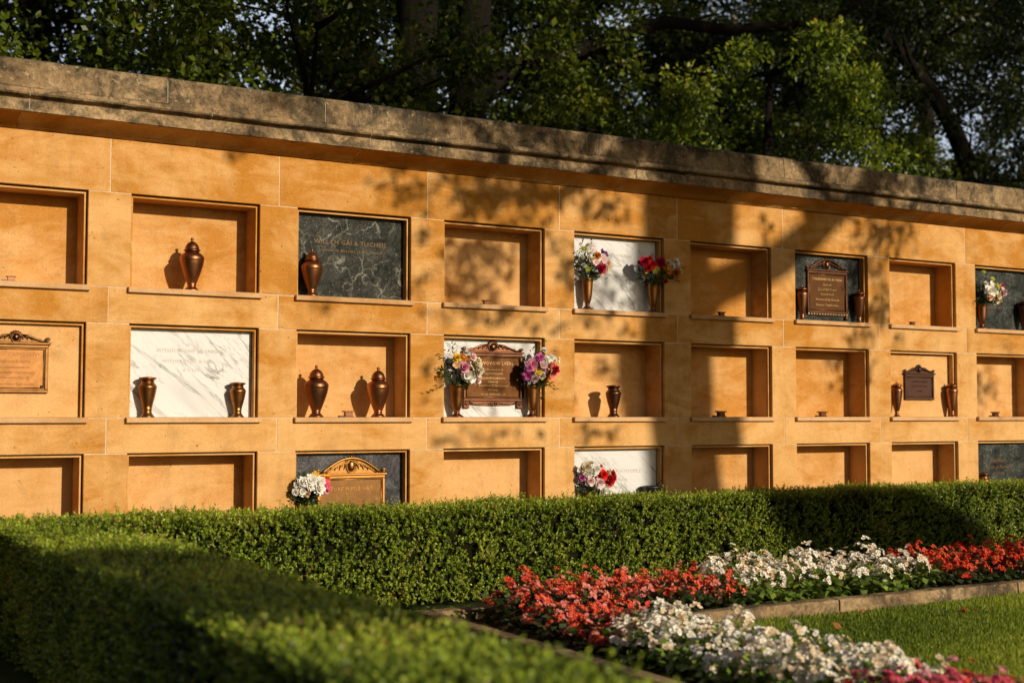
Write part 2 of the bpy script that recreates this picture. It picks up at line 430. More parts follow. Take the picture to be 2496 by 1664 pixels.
# pale sunlit cloud bank low in the sky opposite the sun
tc = wn.nodes.new('ShaderNodeTexCoord'); sp_ = wn.nodes.new('ShaderNodeSeparateXYZ'); wn.links.new(tc.outputs['Generated'], sp_.inputs[0])
mr = wn.nodes.new('ShaderNodeMapRange'); mr.inputs['From Min'].default_value = 0.05; mr.inputs['From Max'].default_value = 0.6; wn.links.new(sp_.outputs[1], mr.inputs['Value'])
nz = wn.nodes.new('ShaderNodeTexNoise'); nz.inputs['Scale'].default_value = 4.5; nz.inputs['Detail'].default_value = 6; wn.links.new(tc.outputs['Generated'], nz.inputs['Vector'])
cr = wn.nodes.new('ShaderNodeMapRange'); cr.inputs['From Min'].default_value = 0.36; cr.inputs['From Max'].default_value = 0.66; cr.inputs['To Min'].default_value = 0.42; cr.inputs['To Max'].default_value = 0.90; wn.links.new(nz.outputs['Fac'], cr.inputs['Value'])
mu = wn.nodes.new('ShaderNodeMath'); mu.operation = 'MULTIPLY'; wn.links.new(mr.outputs[0], mu.inputs[0]); wn.links.new(cr.outputs[0], mu.inputs[1])
bg2 = wn.nodes.new('ShaderNodeBackground'); bg2.inputs['Color'].default_value = (0.62, 0.68, 0.80, 1); wn.links.new(mu.outputs[0], bg2.inputs['Strength'])
ad = wn.nodes.new('ShaderNodeAddShader'); wn.links.new(sky.outputs[0], bg.inputs[0]); wn.links.new(bg.outputs[0], ad.inputs[0]); wn.links.new(bg2.outputs[0], ad.inputs[1]); wn.links.new(ad.outputs[0], wo.inputs[0])
ld = bpy.data.lights.new('sun', 'SUN'); ld.energy = 4.3; ld.angle = rad(0.45); ld.color = (1.0, 0.88, 0.70)
lo = bpy.data.objects.new('sun', ld); COL.objects.link(lo)
lo.rotation_euler = SUN.to_track_quat('Z', 'Y').to_euler(); lo.location = (5, -20, 12)
scene.view_settings.view_transform = 'Standard'; scene.view_settings.look = 'None'; scene.view_settings.exposure = 0
scene.cycles.max_bounces = 6; scene.cycles.diffuse_bounces = 2; scene.cycles.glossy_bounces = 3; scene.cycles.transmission_bounces = 4
scene.cycles.sample_clamp_indirect = 4.0
scene.cycles.use_denoising = True

# ------------------------------------------------------------------ ground
g = MB(); g.add([(-150, -150, 0), (150, -150, 0), (150, 150, 0), (-150, 150, 0)], [(0, 1, 2, 3)])
gs = NT('ground_turf'); gv = gs.coord('Object')
gs.princ(gs.ramp(gs.noise(gv, 3, 8, 0.7), [(0.3, (0.022, 0.035, 0.010)), (0.55, (0.045, 0.060, 0.016)), (0.75, (0.075, 0.055, 0.025))]), 0.95, 0, 0.05, gs.bump(gs.noise(gv, 40, 5, 0.7), 0.6, 0.02))
tag(g.build('ground', gs.mat), 'short turf and bare earth around the wall and hedges', 'ground', kind='structure')
LAWN = (2.985, 12.0, -9.0, -2.19)
g = MB(); g.add([(LAWN[0], LAWN[2], 0.004), (LAWN[1], LAWN[2], 0.004), (LAWN[1], LAWN[3], 0.004), (LAWN[0], LAWN[3], 0.004)], [(0, 1, 2, 3)])
tag(g.build('lawn', m_plain('lawn_base', (0.022, 0.050, 0.008), 0.95, 0.05, 0.4, 14)), 'green mown lawn in front of the flower bed', 'lawn', kind='structure')
# soil of the L-shaped bed
g = MB(); g.add([(2.21, -1.45, 0.03), (2.21, -6.0, 0.03), (2.88, -6.0, 0.03), (2.88, -2.06, 0.03), (8.6, -2.06, 0.03), (8.6, -1.45, 0.03)], [(0, 1, 2, 3, 4, 5)])
tag(g.build('soil', M['soil']), 'dark soil of the L-shaped flower bed', 'soil', kind='structure')

# grass blades
def grass_pts(n, x0, x1, y0, y1):
    return np.stack([RNG.uniform(x0, x1, n), RNG.uniform(y0, y1, n), np.full(n, 0.004)], 1)
G = np.concatenate([grass_pts(130000, 2.985, 6.8, -4.9, -2.17), grass_pts(16000, 0.7, 2.1, -3.2, -0.9), grass_pts(9000, 2.1, 5, -1.36, -0.95), grass_pts(40000, 6.8, 10, -6, -2.19), grass_pts(25000, 2.985, 6.8, -6.5, -4.9)])
n = len(G)
D = np.stack([RNG.normal(0.25, 0.45, n), RNG.normal(0.1, 0.45, n), RNG.uniform(0.5, 1.3, n)], 1)
pat = wav(G, 3, 3.0)
L = RNG.uniform(0.018, 0.046, n)*(1+0.25*pat)
t = np.clip(0.5 + 0.24*pat + 0.14*wav(G, 8, 9.0) + RNG.normal(0, 0.2, n), 0, 1)
tag(link('grass', leaves_mesh('grass', G, D, np.stack([RNG.normal(size=n), RNG.normal(size=n), np.full(n, 0.2)], 1), L, 0.0040, t, M['grass'])),
    'green blades of the lawn beside the flower bed', 'grass', kind='stuff')

# ------------------------------------------------------------------ the wall
S = [1.800, 1.066, 0.332]; T = [2.3346, 1.5961, 0.8673]; NW = 0.7624
K0, K1 = -1, 12
XL, XR = K0 - 1 + 0.881, K1 + 0.881
wall = empty('columbarium_wall', (5, 0.2, 0), 'long orange sandstone niche wall with weathered grey coping and three rows of niches', 'wall')
WO = Vector((-5, -0.2, 0))
def wpart(mb, name, mats, parent=None):
    return mb.build(name, mats, parent or wall, WO if parent is None else (0, 0, 0))
J = 0.0025
def JJ(): return random.uniform(0.0017, 0.0034)
mb = MB()
def blockw(x0, x1, z0, z1, jl=True, jr=True, jb=True, jt=True):
    mb.mi = 0; mb.at = random.random()
    mb.block(x0 + (JJ() if jl else 0), x1 - (JJ() if jr else 0), random.uniform(0, 0.0011), 0.42, z0 + (JJ() if jb else 0), z1 - (JJ() if jt else 0))
courses = [(0.0, S[2]), (T[2], S[1]), (T[1], S[0]), (T[0], 2.640)]
for z0, z1 in courses:
    k = XL
    while k < XR - 0.01:
        blockw(k, k + 1, z0, z1); k += 1
for r in range(3):
    for k in range(K0, K1 + 1):
        if k > K0: blockw(k - 1 + NW, k, S[r], T[r], False, False)
        else: blockw(XL, k, S[r], T[r], True, False)
    blockw(K1 + NW, XR, S[r], T[r], False, True)
mb.mi = 1; mb.at = 0.5
for z0, z1 in courses:
    k = XL + 1
    while k < XR - 0.5:
        mb.box(k - J*1.4, k + J*1.4, 0.0026, 0.4, z0 + J, z1 - J); k += 1
for r in range(3):
    for zz in (S[r], T[r]):
        for k in range(K0, K1 + 2):
            x0 = k - 1 + NW if k > K0 else XL
            x1 = k if k <= K1 else XR
            mb.box(x0 + 0.001, x1 - 0.001, 0.0030, 0.4, zz - J*1.4, zz + J*1.4)
mb.mi = 0
mb.box(XL, XR, 0.424, 0.45, 0, 2.62)
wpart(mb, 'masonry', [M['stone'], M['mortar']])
# niches: liner and back, with frame and sill as sub-parts
PANEL = {(0,2): 'green_marble', (0,4): 'white_marble', (0,6): 'slate_marble', (0,8): 'slate_marble', (1,0): 'stone_niche', (1,1): 'white_marble', (1,3): 'white_marble',
         (1,7): 'stone_niche', (2,2): 'granite', (2,4): 'white_marble', (2,8): 'slate_marble'}
PD = {(1,0): 0.060, (1,7): 0.078}
DEPTH = 0.21
for r in range(3):
    for k in range(K0, K1 + 1):
        x0, x1, z0, z1 = k, k + NW, S[r], T[r]
        nb = MB(); nb.at = random.random()
        g1 = 0.0155
        nb.box(x0 + 0.001, x0 + g1, 0.050, DEPTH, z0 + 0.0045, z1 - g1)
        nb.box(x1 - g1, x1 - 0.001, 0.050, DEPTH, z0 + 0.0045, z1 - g1)
        nb.box(x0 + 0.001, x1 - 0.001, 0.050, DEPTH, z1 - g1 + 0.0005, z1 - 0.001)
        nb.at = random.random()
        nb.box(x0 + 0.001, x1 - 0.001, DEPTH + 0.0005, DEPTH + 0.03, z0 + 0.0045, z1 - 0.001)
        no = wpart(nb, 'niche', M['stone_niche'])
        fb = MB(); fb.at = random.random(); a, b = 0.0075, 0.0165
        fb.box(x0 + a, x0 + b, 0.030, 0.0495, z0 + 0.0045, z1 - b)
        fb.box(x1 - b, x1 - a, 0.030, 0.0495, z0 + 0.0045, z1 - b)
        fb.box(x0 + a, x1 - a, 0.030, 0.0495, z1 - b + 0.0003, z1 - a)
        fb.build('frame', M['stone_niche'], no)
        sb = MB(); sb.at = random.random()
        sb.block(x0 - 0.013, x1 + 0.013, -0.027, -0.0004, z0 - 0.026, z0 + 0.004, 0.0025)
        sb.box(x0 + 0.0006, x1 - 0.0006, -0.0003, DEPTH, z0 - 0.015, z0 + 0.0036)
        sb.build('sill', M['sill'], no)
# cornice and coping
ZC = [2.641, 2.702, 2.775, 2.833, 2.990]
cove = [(0.40, ZC[0]), (0.40, ZC[1]), (-0.172, ZC[1]), (-0.140, ZC[1]-0.004), (-0.100, ZC[1]-0.012), (-0.068, ZC[1]-0.023), (-0.045, ZC[1]-0.036), (-0.034, ZC[1]-0.047), (-0.027, ZC[1]-0.0475), (-0.026, ZC[1]-0.054), (-0.012, ZC[1]-0.0555), (-0.010, ZC[0])]
fascia = [(0.45, ZC[1]), (0.45, ZC[3]), (-0.174, ZC[3]), (-0.194, ZC[3]-0.008), (-0.204, ZC[3]-0.022), (-0.204, ZC[3]-0.034), (-0.194, ZC[3]-0.043), (-0.150, ZC[3]-0.050), (-0.150, ZC[3]-0.062), (-0.182, ZC[3]-0.066), (-0.185, ZC[1])]
coping = [(0.52, ZC[3]), (0.50, ZC[4]-0.02), (0.46, ZC[4]), (-0.140, ZC[4]), (-0.160, ZC[4]-0.008), (-0.171, ZC[4]-0.024), (-0.176, ZC[3])]
def shrink(p, d):
    cy = sum(q[0] for q in p)/len(p); cz = sum(q[1] for q in p)/len(p)
    return [(y + (d if y < cy else -d), z + (d if z < cz else -d)) for y, z in p]
def run(name, prof, joints, mat, jmat, jit, jo=0.0022):
    b = MB(); js = [XL] + [j for j in joints if XL + 0.2 < j < XR - 0.2] + [XR]
    for a_, b_ in zip(js[:-1], js[1:]):
        b.mi = 0; b.at = random.random(); dz = random.uniform(-0.0015, 0.0015); dy = random.uniform(-0.002, 0.002)
        b.prism([(y + dy, z + dz) for y, z in prof], a_ + jo, b_ - jo, 14, jit)
    b.mi = 1; b.at = 0.5
    for j in js[1:-1]: b.prism(shrink(prof, 0.0045), j - jo*1.05, j + jo*1.05)
    wpart(b, name, [mat, jmat])
run('cove_moulding', cove, [-0.62 + 0.99*i for i in range(15)], M['stone'], M['mortar'], 0.0006, 0.0016)
run('cornice', fascia, [-0.59 + 0.995*i for i in range(15)], M['coping'], M['coping_joint'], 0.0018)
run('coping', coping, [-0.75, 0.19, 1.15, 2.104, 3.03, 3.99, 4.909, 5.739, 6.727, 7.587, 8.55, 9.5, 10.48, 11.42, 12.4], M['coping'], M['coping_joint'], 0.0013, 0.003)

# ------------------------------------------------------------------ memorial panels and lettering
def text_mesh(lines, mat, ext=0.0008):
    """lines: (text, x, z, size); one mesh standing in the xz plane facing -y"""
    verts = []; faces = []
    for (txt, x, z, size) in lines:
        c = bpy.data.curves.new('lettering', 'FONT'); c.body = txt; c.size = size; c.align_x = 'CENTER'; c.extrude = ext; c.resolution_u = 1
        c.space_character = 1.08
        o = bpy.data.objects.new('lettering', c); COL.objects.link(o)
        bpy.context.view_layer.update()
        dg = bpy.context.evaluated_depsgraph_get()
        me = bpy.data.meshes.new_from_object(o.evaluated_get(dg))
        base = len(verts)
        verts += [(v.co.x + x, -v.co.z, v.co.y + z) for v in me.vertices]
        faces += [tuple(base + i for i in p.vertices) for p in me.polygons]
        bpy.data.objects.remove(o); bpy.data.curves.remove(c); bpy.data.meshes.remove(me)
    me = bpy.data.meshes.new('inscription'); me.from_pydata(verts, [], faces); me.materials.append(mat); me.update()
    return me
def panel(r, k, label, lines=None, lmat='letter_gold'):
    d = PD.get((r, k), 0.08)
    x0, x1, z0, z1 = k + 0.0185, k + NW - 0.0185, S[r] + 0.0045, T[r] - 0.0190
    xc = (x0 + x1)/2
    ro = empty('memorial_panel', (xc, d, z0), label, 'memorial panel')
    b = MB(); b.at = random.random()
    b.block(x0 - xc, x1 - xc, 0, 0.028, 0, z1 - z0, 0.0012)
    b.build('slab', M[PANEL[(r, k)]], ro)
    if lines:
        for ln in lines: link('inscription', text_mesh([ln], M[lmat]), ro, (0, -0.0003, 0))
panel(0, 2, 'dark green veined marble panel with gold lettering, top row above two urns', [('WILLCH GAI & YLICHEIS', 0.0, 0.335, 0.042), ('Socurnich, Aboouro ta Nix, werout', 0.01, 0.290, 0.026)])
panel(0, 4, 'white marble panel behind two flower vases in the top row', [('FIVER DOIS UONARH', -0.02, 0.385, 0.034), ('Leilhirvhs', 0.0, 0.315, 0.032), ('Cururupherry', 0.02, 0.245, 0.034)], 'letter_grey')
panel(0, 6, 'dark grey marble panel behind a bronze plaque and two slim urns in the top row')
panel(0, 8, 'dark slate marble panel at right edge of photo, top row, behind one bouquet', [('HAYTHH', -0.05, 0.36, 0.045), ('losuvnuin', -0.05, 0.30, 0.034), ('MCMLV', -0.06, 0.235, 0.034), ('annuh vertho', -0.06, 0.185, 0.034)])
panel(1, 0, 'flush orange stone panel carrying a gilt plaque at the left edge')
panel(1, 1, 'white veined marble panel with faint lettering behind two lidless urns, middle row', [('WITHSUM AND WONVEAU', 0.0, 0.375, 0.031), ('WITHNUPPLIT A VHE', -0.02, 0.315, 0.029), ('A O LEY', 0.0, 0.265, 0.026)], 'letter_grey')
panel(1, 3, 'white marble panel behind brown plaque between two bouquets, middle row')
panel(1, 7, 'flush orange stone panel carrying a small dull brown plaque, between two slim urns')
panel(2, 2, 'speckled grey granite panel behind a golden plaque, just above the hedge')
panel(2, 4, 'white marble panel half hidden by the hedge, red and white bouquet before it', [('PROMZHA MATUOMLE', 0.02, 0.345, 0.038), ('vougilhour', 0.03, 0.29, 0.034), ('QUIHOUS', 0.03, 0.235, 0.034), ('I 7 2 7', 0.0, 0.19, 0.028)], 'letter_grey')
panel(2, 8, 'dark marble panel low at right edge of photo, just above the hedge', [('vauhhert', -0.04, 0.35, 0.05), ('manuhh cu dhorraum', -0.04, 0.30, 0.036), ('enuhhoul', -0.04, 0.25, 0.036)])

# ------------------------------------------------------------------ bronze plaques
def arc(x0, z0, x1, z1, h, n=12):
    return [(x0 + (x1-x0)*i/n, z0 + (z1-z0)*i/n + h*math.sin(math.pi*i/n)) for i in range(n+1)]
def spiral(cx, cz, r, turns, sgn, n=16):
    return [(cx + sgn*r*(1-0.75*i/n)*math.cos(2*math.pi*turns*i/n), cz + r*(1-0.75*i/n)*math.sin(2*math.pi*turns*i/n)) for i in range(n+1)]
def plaque(x0, x1, z0, z1, zc, yb, label, mat, fmat, lmat, style, lines):
    xc = (x0+x1)/2; W = (x1-x0)/2; H = z1-z0; hc = zc - z1
    ro = empty('bronze_plaque', (xc, yb, z0), label, 'plaque')
    b = MB(); b.block(-W+0.006, W-0.006, -0.011, 0, 0, H, 0.002); b.build('plate', mat, ro)
    f = MB(); t = 0.018
    f.block(-W, W, -0.020, -0.0005, -0.004, t-0.004, 0.003); f.block(-W, W, -0.020, -0.0005, H-t, H, 0.003)
    f.block(-W, -W+t, -0.019, -0.0006, t-0.004, H-t, 0.003); f.block(W-t, W, -0.019, -0.0006, t-0.004, H-t, 0.003)
    # inner bead
    i0, i1, j0, j1 = -W+t+0.006, W-t-0.006, t+0.004, H-t-0.008
    f.tube([(i0, -0.012, j0), (i1, -0.012, j0)], 0.003, 6); f.tube([(i0, -0.012, j1), (i1, -0.012, j1)], 0.003, 6)
    f.tube([(i0, -0.012, j0), (i0, -0.012, j1)], 0.003, 6); f.tube([(i1, -0.012, j0), (i1, -0.012, j1)], 0.003, 6)
    # cap moulding
    f.block(-W-0.012, W+0.012, -0.026, -0.0004, H+0.0005, H+0.014, 0.003)
    f.build('frame', fmat, ro)
    c = MB(); zb = H + 0.0145
    if style in ('arch', 'open_arch'):
        top = arc(-W*0.88, zb, W*0.88, zb, hc-0.012, 20)
        if style == 'arch': c.plate([(x, z) for x, z in top][::-1] , -0.008, 0)
        c.tube([(x, -0.012, z) for x, z in top], 0.0085, 8)
        c.tube([(x*0.86, -0.011, zb + (z-zb)*0.72) for x, z in top], 0.005, 6)
    else:
        half = [(W*0.98, zb+0.004), (W*0.80, zb+0.006), (W*0.58, zb+hc*0.32), (W*0.38, zb+hc*0.56), (W*0.20, zb+hc*0.62)]
        c.plate([(-W*0.98, zb), (W*0.98, zb)] + half + [(-x, z) for x, z in half[::-1]], -0.008, 0)
        for s_ in (-1, 1): c.tube([(s_*x, -0.012, z) for x, z in half], [0.005, 0.006, 0.007, 0.008, 0.007], 8)
    for s_ in (-1, 1):
        c.tube([(x, -0.014, z) for x, z in spiral(s_*W*0.97, zb+0.013, 0.012, 1.4, s_)], 0.0045, 6)
        # acanthus sprays curling from the boss
        for q in range(5):
            a0 = 0.12 + 0.14*q; hh = hc*(0.62 - 0.10*q)
            c.tube([(s_*W*(a0 + 0.02*i), -0.011, zb + 0.004 + hh*(1-(i/5.0-0.35)**2*1.6)*0.8) for i in range(6)], [0.002, 0.004, 0.006, 0.006, 0.004, 0.002], 6)
    c.build('pediment', fmat, ro)
    o = MB(); o.ball((0, -0.012, zb + hc*0.42), W*0.105, 0.016, hc*0.34); 
    ring = [(W*0.15*math.cos(a_), -0.010, zb + hc*0.42 + hc*0.44*math.sin(a_)) for a_ in [2*math.pi*i/24 for i in range(25)]]
    o.tube(ring, 0.005, 6)
    for q in range(7):
        a_ = math.pi*(0.15 + 0.7*q/6); o.ball((W*0.19*math.cos(a_), -0.008, zb + hc*0.42 + hc*0.56*math.sin(a_)), 0.006, 0.006, 0.007, 8, 5)
    o.build('boss', fmat if style != 'swan' else M['dark_bronze'], ro)
    if style == 'scroll':   # scrolled apron with two feet
        p = MB()
        p.plate([(-W*0.75, -0.0045)] + [(-W*0.75 + W*1.5*i/12, -0.026 - 0.008*math.sin(math.pi*i/12)) for i in range(13)] + [(W*0.75, -0.0045)], -0.010, 0)
        p.tube([(-W*0.74 + W*1.48*i/16, -0.013, -0.018 - 0.008*math.sin(3*math.pi*i/16)) for i in range(17)], 0.005, 6)
        for q in range(5): p.ball(((q-2)*0.016, -0.012, -0.020 - 0.004*(2-abs(q-2))), 0.008, 0.006, 0.009, 8, 5)
        p.build('apron', fmat, ro)
        for s_ in (-1, 1):
            ft = MB(); ft.block(s_*W*0.90-0.022, s_*W*0.90+0.022, -0.020, 0, -0.050, -0.0048, 0.004)
            ft.tube([(x, -0.021, z) for x, z in spiral(s_*W*0.90, -0.024, 0.014, 1.5, s_)], 0.004, 6)
            ft.build('foot', fmat, ro)
            fl = MB()
            for q in range(3): fl.box(s_*(W+0.004+0.004)-0.004, s_*(W+0.008)+0.004, -0.016+0.003*q, -0.012+0.003*q, 0.02, H-0.01)
            fl.build('pilaster', fmat, ro)
    if style == 'open_arch':
        e = MB()
        for q in range(15): e.ball((-W+0.01+(2*W-0.02)*q/14, -0.018, -0.012), 0.010, 0.006, 0.009, 8, 5)
        e.build('beaded_edge', M['letter_pale'], ro)
        e = MB(); e.ball((W-0.012, -0.014, -0.035), 0.016, 0.012, 0.016); e.build('foot', fmat, ro)
    for (x, z) in ((W-0.034, 0.032),) if style == 'swan' else ():
        v = MB(); v.ball((x, -0.013, z), 0.007, 0.005, 0.007, 10, 6); v.build('rivet', M['blackened'], ro)
    for t_, z, s_ in lines: link('inscription', text_mesh([(t_, 0, z*H, s_*H*0.9)], M[lmat], 0.0012), ro, (0, -0.0125, 0))
    return ro
plaque(0.231, 0.572, 1.208, 1.467, 1.525, 0.0595, 'gilt bronze plaque with swan-neck top on the flush stone panel at the left edge', M['plaque_gold'], M['plaque_gold'], 'dark_bronze', 'swan',
       [('NOIS VAWESHW', 0.76, 0.14), ('Edition bolgott', 0.62, 0.10), ('Esocturbusum m.', 0.50, 0.09), ('Samoltam aisabaurtsan', 0.39, 0.09), ('Munelare lae elf', 0.28, 0.09), ('Hyme forget Back around', 0.15, 0.075)])
plaque(3.178, 3.625, 1.178, 1.488, 1.556, 0.0795, 'ornate brown bronze plaque with scrolled feet between two bouquets, middle row', M['plaque_brown'], M['dark_bronze'], 'letter_pale', 'scroll',
       [('TPOWOVOW LVERL', 0.76, 0.115), ('Voilherwek to is', 0.64, 0.075), ('Tippriummuuals', 0.56, 0.075), ('Yosuuulfolsummerts', 0.46, 0.075), ('Humvul', 0.38, 0.075), ('Cosof toll fil Necoorsus', 0.30, 0.075), ('Wolunm', 0.21, 0.07), ('de lun enritnurin .. st', 0.12, 0.07)])
plaque(2.168, 2.620, 0.400, 0.712, 0.815, 0.0795, 'golden plaque with arched carved top on grey granite, partly behind the hedge', M['plaque_gold'], M['plaque_bright'], 'plaque_bright', 'arch',
       [('TORE MIMLE ORT', 0.70, 0.12), ('M. M. C.', 0.60, 0.075), ('sorretnoury', 0.51, 0.07), ('Esrrrouu orvonarum', 0.42, 0.07), ('Vosun tamrorih marauvo', 0.33, 0.07)])
plaque(6.182, 6.600, 1.874, 2.196, 2.285, 0.0795, 'dark brown plaque with open arched top between two slim urns, top row', M['plaque_brown'], M['dark_bronze'], 'letter_pale', 'open_arch',
       [('UNHEWMDUR AUTEEN', 0.78, 0.095), ('Ideneow', 0.66, 0.08), ('ZooviTildi Toolol', 0.54, 0.085), ('Vseomd toonl', 0.43, 0.075), ('Weumureth By Momum', 0.30, 0.08), ('Buneaso Caughhouaun', 0.17, 0.08)])
plaque(7.222, 7.556, 1.212, 1.412, 1.475, 0.0775, 'small dull brown plaque with peaked top on the flush stone panel at right', M['plaque_dull'], M['plaque_dull'], 'plaque_dull', 'swan_plain',
       [('TAOUMH OURAN', 0.68, 0.12), ('EVERHAMUS OUT', 0.50, 0.12), ('MORUS', 0.30, 0.10)])

# ------------------------------------------------------------------ urns and vases
def lid_urn(x, y, z, h, dia, label, mat='bronze', slim=False):
    ro = empty('lidded_urn', (x, y, z), label, 'urn', 'slim bronze urns' if slim else 'lidded bronze urns')
    R = dia/2
    if not slim:
        P = [(0.0, 0.0), (0.60, 0.0), (0.62, 0.012), (0.58, 0.028), (0.50, 0.040), (0.47, 0.055), (0.36, 0.075), (0.335, 0.095), (0.37, 0.108), (0.38, 0.118), (0.36, 0.126),
             (0.44, 0.165), (0.60, 0.26), (0.77, 0.37), (0.90, 0.47), (0.965, 0.545), (0.985, 0.580), (1.0, 0.588), (1.0, 0.600), (0.985, 0.606), (1.0, 0.613), (0.99, 0.628), (0.94, 0.650), (0.84, 0.680), (0.70, 0.705), (0.575, 0.722), (0.56, 0.745)]
        Lp = [(0.50, 0.746), (0.66, 0.748), (0.69, 0.757), (0.68, 0.768), (0.60, 0.776), (0.58, 0.80), (0.53, 0.84), (0.43, 0.878), (0.28, 0.908), (0.13, 0.925), (0.10, 0.935), (0.09, 0.948), (0.13, 0.958), (0.145, 0.972), (0.11, 0.990), (0.04, 1.0), (0.0, 1.0)]
    else:
        P = [(0.0, 0.0), (0.62, 0.0), (0.62, 0.012), (0.50, 0.030), (0.38, 0.060), (0.30, 0.095), (0.36, 0.115), (0.36, 0.130), (0.32, 0.14), (0.46, 0.20), (0.66, 0.34), (0.82, 0.48), (0.93, 0.62), (0.985, 0.715), (1.0, 0.735), (1.0, 0.75), (0.96, 0.77), (0.84, 0.80), (0.72, 0.815), (0.70, 0.86)]
        Lp = [(0.66, 0.861), (0.90, 0.864), (0.93, 0.877), (0.91, 0.893), (0.78, 0.905), (0.50, 0.928), (0.24, 0.945), (0.13, 0.955), (0.12, 0.97), (0.14, 0.98), (0.08, 0.997), (0, 1.0)]
    b = MB(); b.lathe([(r*R, q*h) for r, q in P], 40); b.build('body', M[mat], ro)
    l = MB(); l.lathe([(r*R, q*h) for r, q in Lp], 36); l.build('lid', M[mat], ro)
    ro.rotation_euler.z = random.uniform(0, 3)
    return ro
def flat_urn(x, y, z, h, dia, label, mat='gold_bronze'):
    ro = empty('flat_topped_urn', (x, y, z), label, 'urn', 'flat topped bronze urns'); R = dia/2
    P = [(0.0, 0.0), (0.78, 0.0), (0.80, 0.015), (0.74, 0.035), (0.56, 0.085), (0.47, 0.14), (0.46, 0.165), (0.52, 0.178), (0.53, 0.192), (0.47, 0.202), (0.56, 0.29), (0.74, 0.44), (0.89, 0.59), (0.98, 0.715), (1.0, 0.735), (1.0, 0.75), (0.97, 0.765), (0.88, 0.80), (0.76, 0.83), (0.70, 0.85), (0.70, 0.90)]
    Lp = [(0.66, 0.901), (0.84, 0.925), (0.94, 0.945), (0.96, 0.960), (0.94, 0.970), (0.60, 0.985), (0.25, 1.0), (0, 1.0)]
    b = MB(); b.lathe([(r*R, q*h) for r, q in P], 40); b.build('body', M[mat], ro)
    l = MB(); l.lathe([(r*R, q*h) for r, q in Lp], 36); l.build('lid', M[mat], ro)
    return ro
def vase(x, y, z, h, dia, label, mat='gold_bronze'):
    ro = empty('flower_vase', (x, y, z), label, 'vase', 'bronze flower vases'); R = dia/2
    P = [(0.0, 0.0), (0.92, 0.0), (0.93, 0.012), (0.80, 0.045), (0.52, 0.085), (0.36, 0.125), (0.34, 0.145), (0.44, 0.160), (0.45, 0.175), (0.38, 0.187)]
    C_ = [(0.36, 0.188), (0.50, 0.24), (0.66, 0.36), (0.76, 0.50), (0.84, 0.68), (0.90, 0.86), (0.95, 0.965), (1.0, 0.985), (1.0, 1.0), (0.92, 1.0), (0.86, 0.93), (0.78, 0.70), (0.5, 0.4), (0.0, 0.35)]
    b = MB(); b.lathe([(r*R, q*h) for r, q in P], 36); b.build('base', M['bronze'], ro)
    c = MB(); c.lathe([(r*R, q*h) for r, q in C_], 36, cap=False); c.build('cup', M[mat], ro)
    return ro
z1, z2, z3 = S[0]+0.0042, S[1]+0.0042, S[2]+0.0042
lid_urn(1.371, 0.06, z1, 0.313, 0.142, 'copper urn with domed lid standing alone in an open niche, top row')
lid_urn(2.098, 0.012, z1, 0.290, 0.133, 'copper urn with domed lid in front of the dark green marble panel')
lid_urn(2.154, 0.06, z2, 0.318, 0.150, 'left one of the two copper domed urns sharing one niche')
lid_urn(2.568, 0.06, z2, 0.314, 0.146, 'right one of the two copper domed urns sharing one niche')
flat_urn(1.114, 0.024, z2, 0.232, 0.104, 'taller flat-topped bronze urn left on the white marble panel')
flat_urn(1.646, 0.028, z2, 0.208, 0.096, 'shorter flat-topped bronze urn right on the white marble panel')
flat_urn(4.354, 0.05, z2, 0.222, 0.108, 'dark flat-topped urn alone in a half shaded open niche, middle row', 'dark_bronze')
lid_urn(6.091, 0.026, z1, 0.270, 0.090, 'slim brown urn left of the open-arched plaque, top row', 'bronze', True)
lid_urn(6.688, 0.026, z1, 0.262, 0.096, 'slim brown urn right of the open-arched plaque, top row', 'bronze', True)
lid_urn(7.081, 0.020, z2, 0.282, 0.092, 'slim brown urn left of the small dull plaque, middle row', 'bronze', True)
lid_urn(7.717, 0.020, z2, 0.288, 0.098, 'slim brown urn right of the small dull plaque, middle row', 'bronze', True)
flat_urn(8.089, 0.024, z3, 0.270, 0.098, 'bronze urn top showing above the hedge at lower right', 'bronze')
lid_urn(8.630, 0.026, z1, 0.270, 0.100, 'dark slim urn cut by the right edge of the photo', 'dark_bronze', True)
# low dark bowl at the foot of the lowest white panel
ro = empty('dark_bowl', (4.655, 0.02, z3), 'low black bowl at right end of the white panel above the hedge', 'bowl')
b = MB(); b.lathe([(0, 0), (0.03, 0), (0.034, 0.02), (0.022, 0.05), (0.026, 0.08), (0.05, 0.17), (0.062, 0.235), (0.070, 0.242), (0.070, 0.250), (0.060, 0.252), (0.040, 0.20), (0, 0.18)], 32); b.build('body', M['blackened'], ro)
b = MB(); b.tube([(0.05, 0, 0.25), (0.062, -0.01, 0.275), (0.085, -0.015, 0.295)], 0.004, 6); b.build('handle', M['blackened'], ro)

for (x, y, z, h, d, lb, mt) in ((4.117, 0.018, z1, 0.212, 0.086, 'bronze vase under the tall mixed bouquet on white marble, top row', 'gold_bronze'),
    (4.673, 0.018, z1, 0.205, 0.086, 'bronze vase under the wide red and orange bouquet, top row', 'gold_bronze'),
    (3.104, 0.018, z2, 0.208, 0.100, 'bronze vase left of the ornate plaque under cream and pink flowers', 'gold_bronze'),
    (3.673, 0.018, z2, 0.208, 0.096, 'bronze vase right of the ornate plaque under magenta flowers', 'gold_bronze'),
    (2.063, 0.018, z3, 0.225, 0.096, 'vase under the white mums beside the golden plaque', 'dark_bronze'),
    (4.105, 0.018, z3, 0.220, 0.088, 'vase behind the hedge under the red and white bouquet', 'dark_bronze'),
    (8.094, 0.018, z1, 0.205, 0.092, 'copper vase under the pale roses at right edge', 'bronze')):
    vase(x, y, z, h, d, lb, mt)

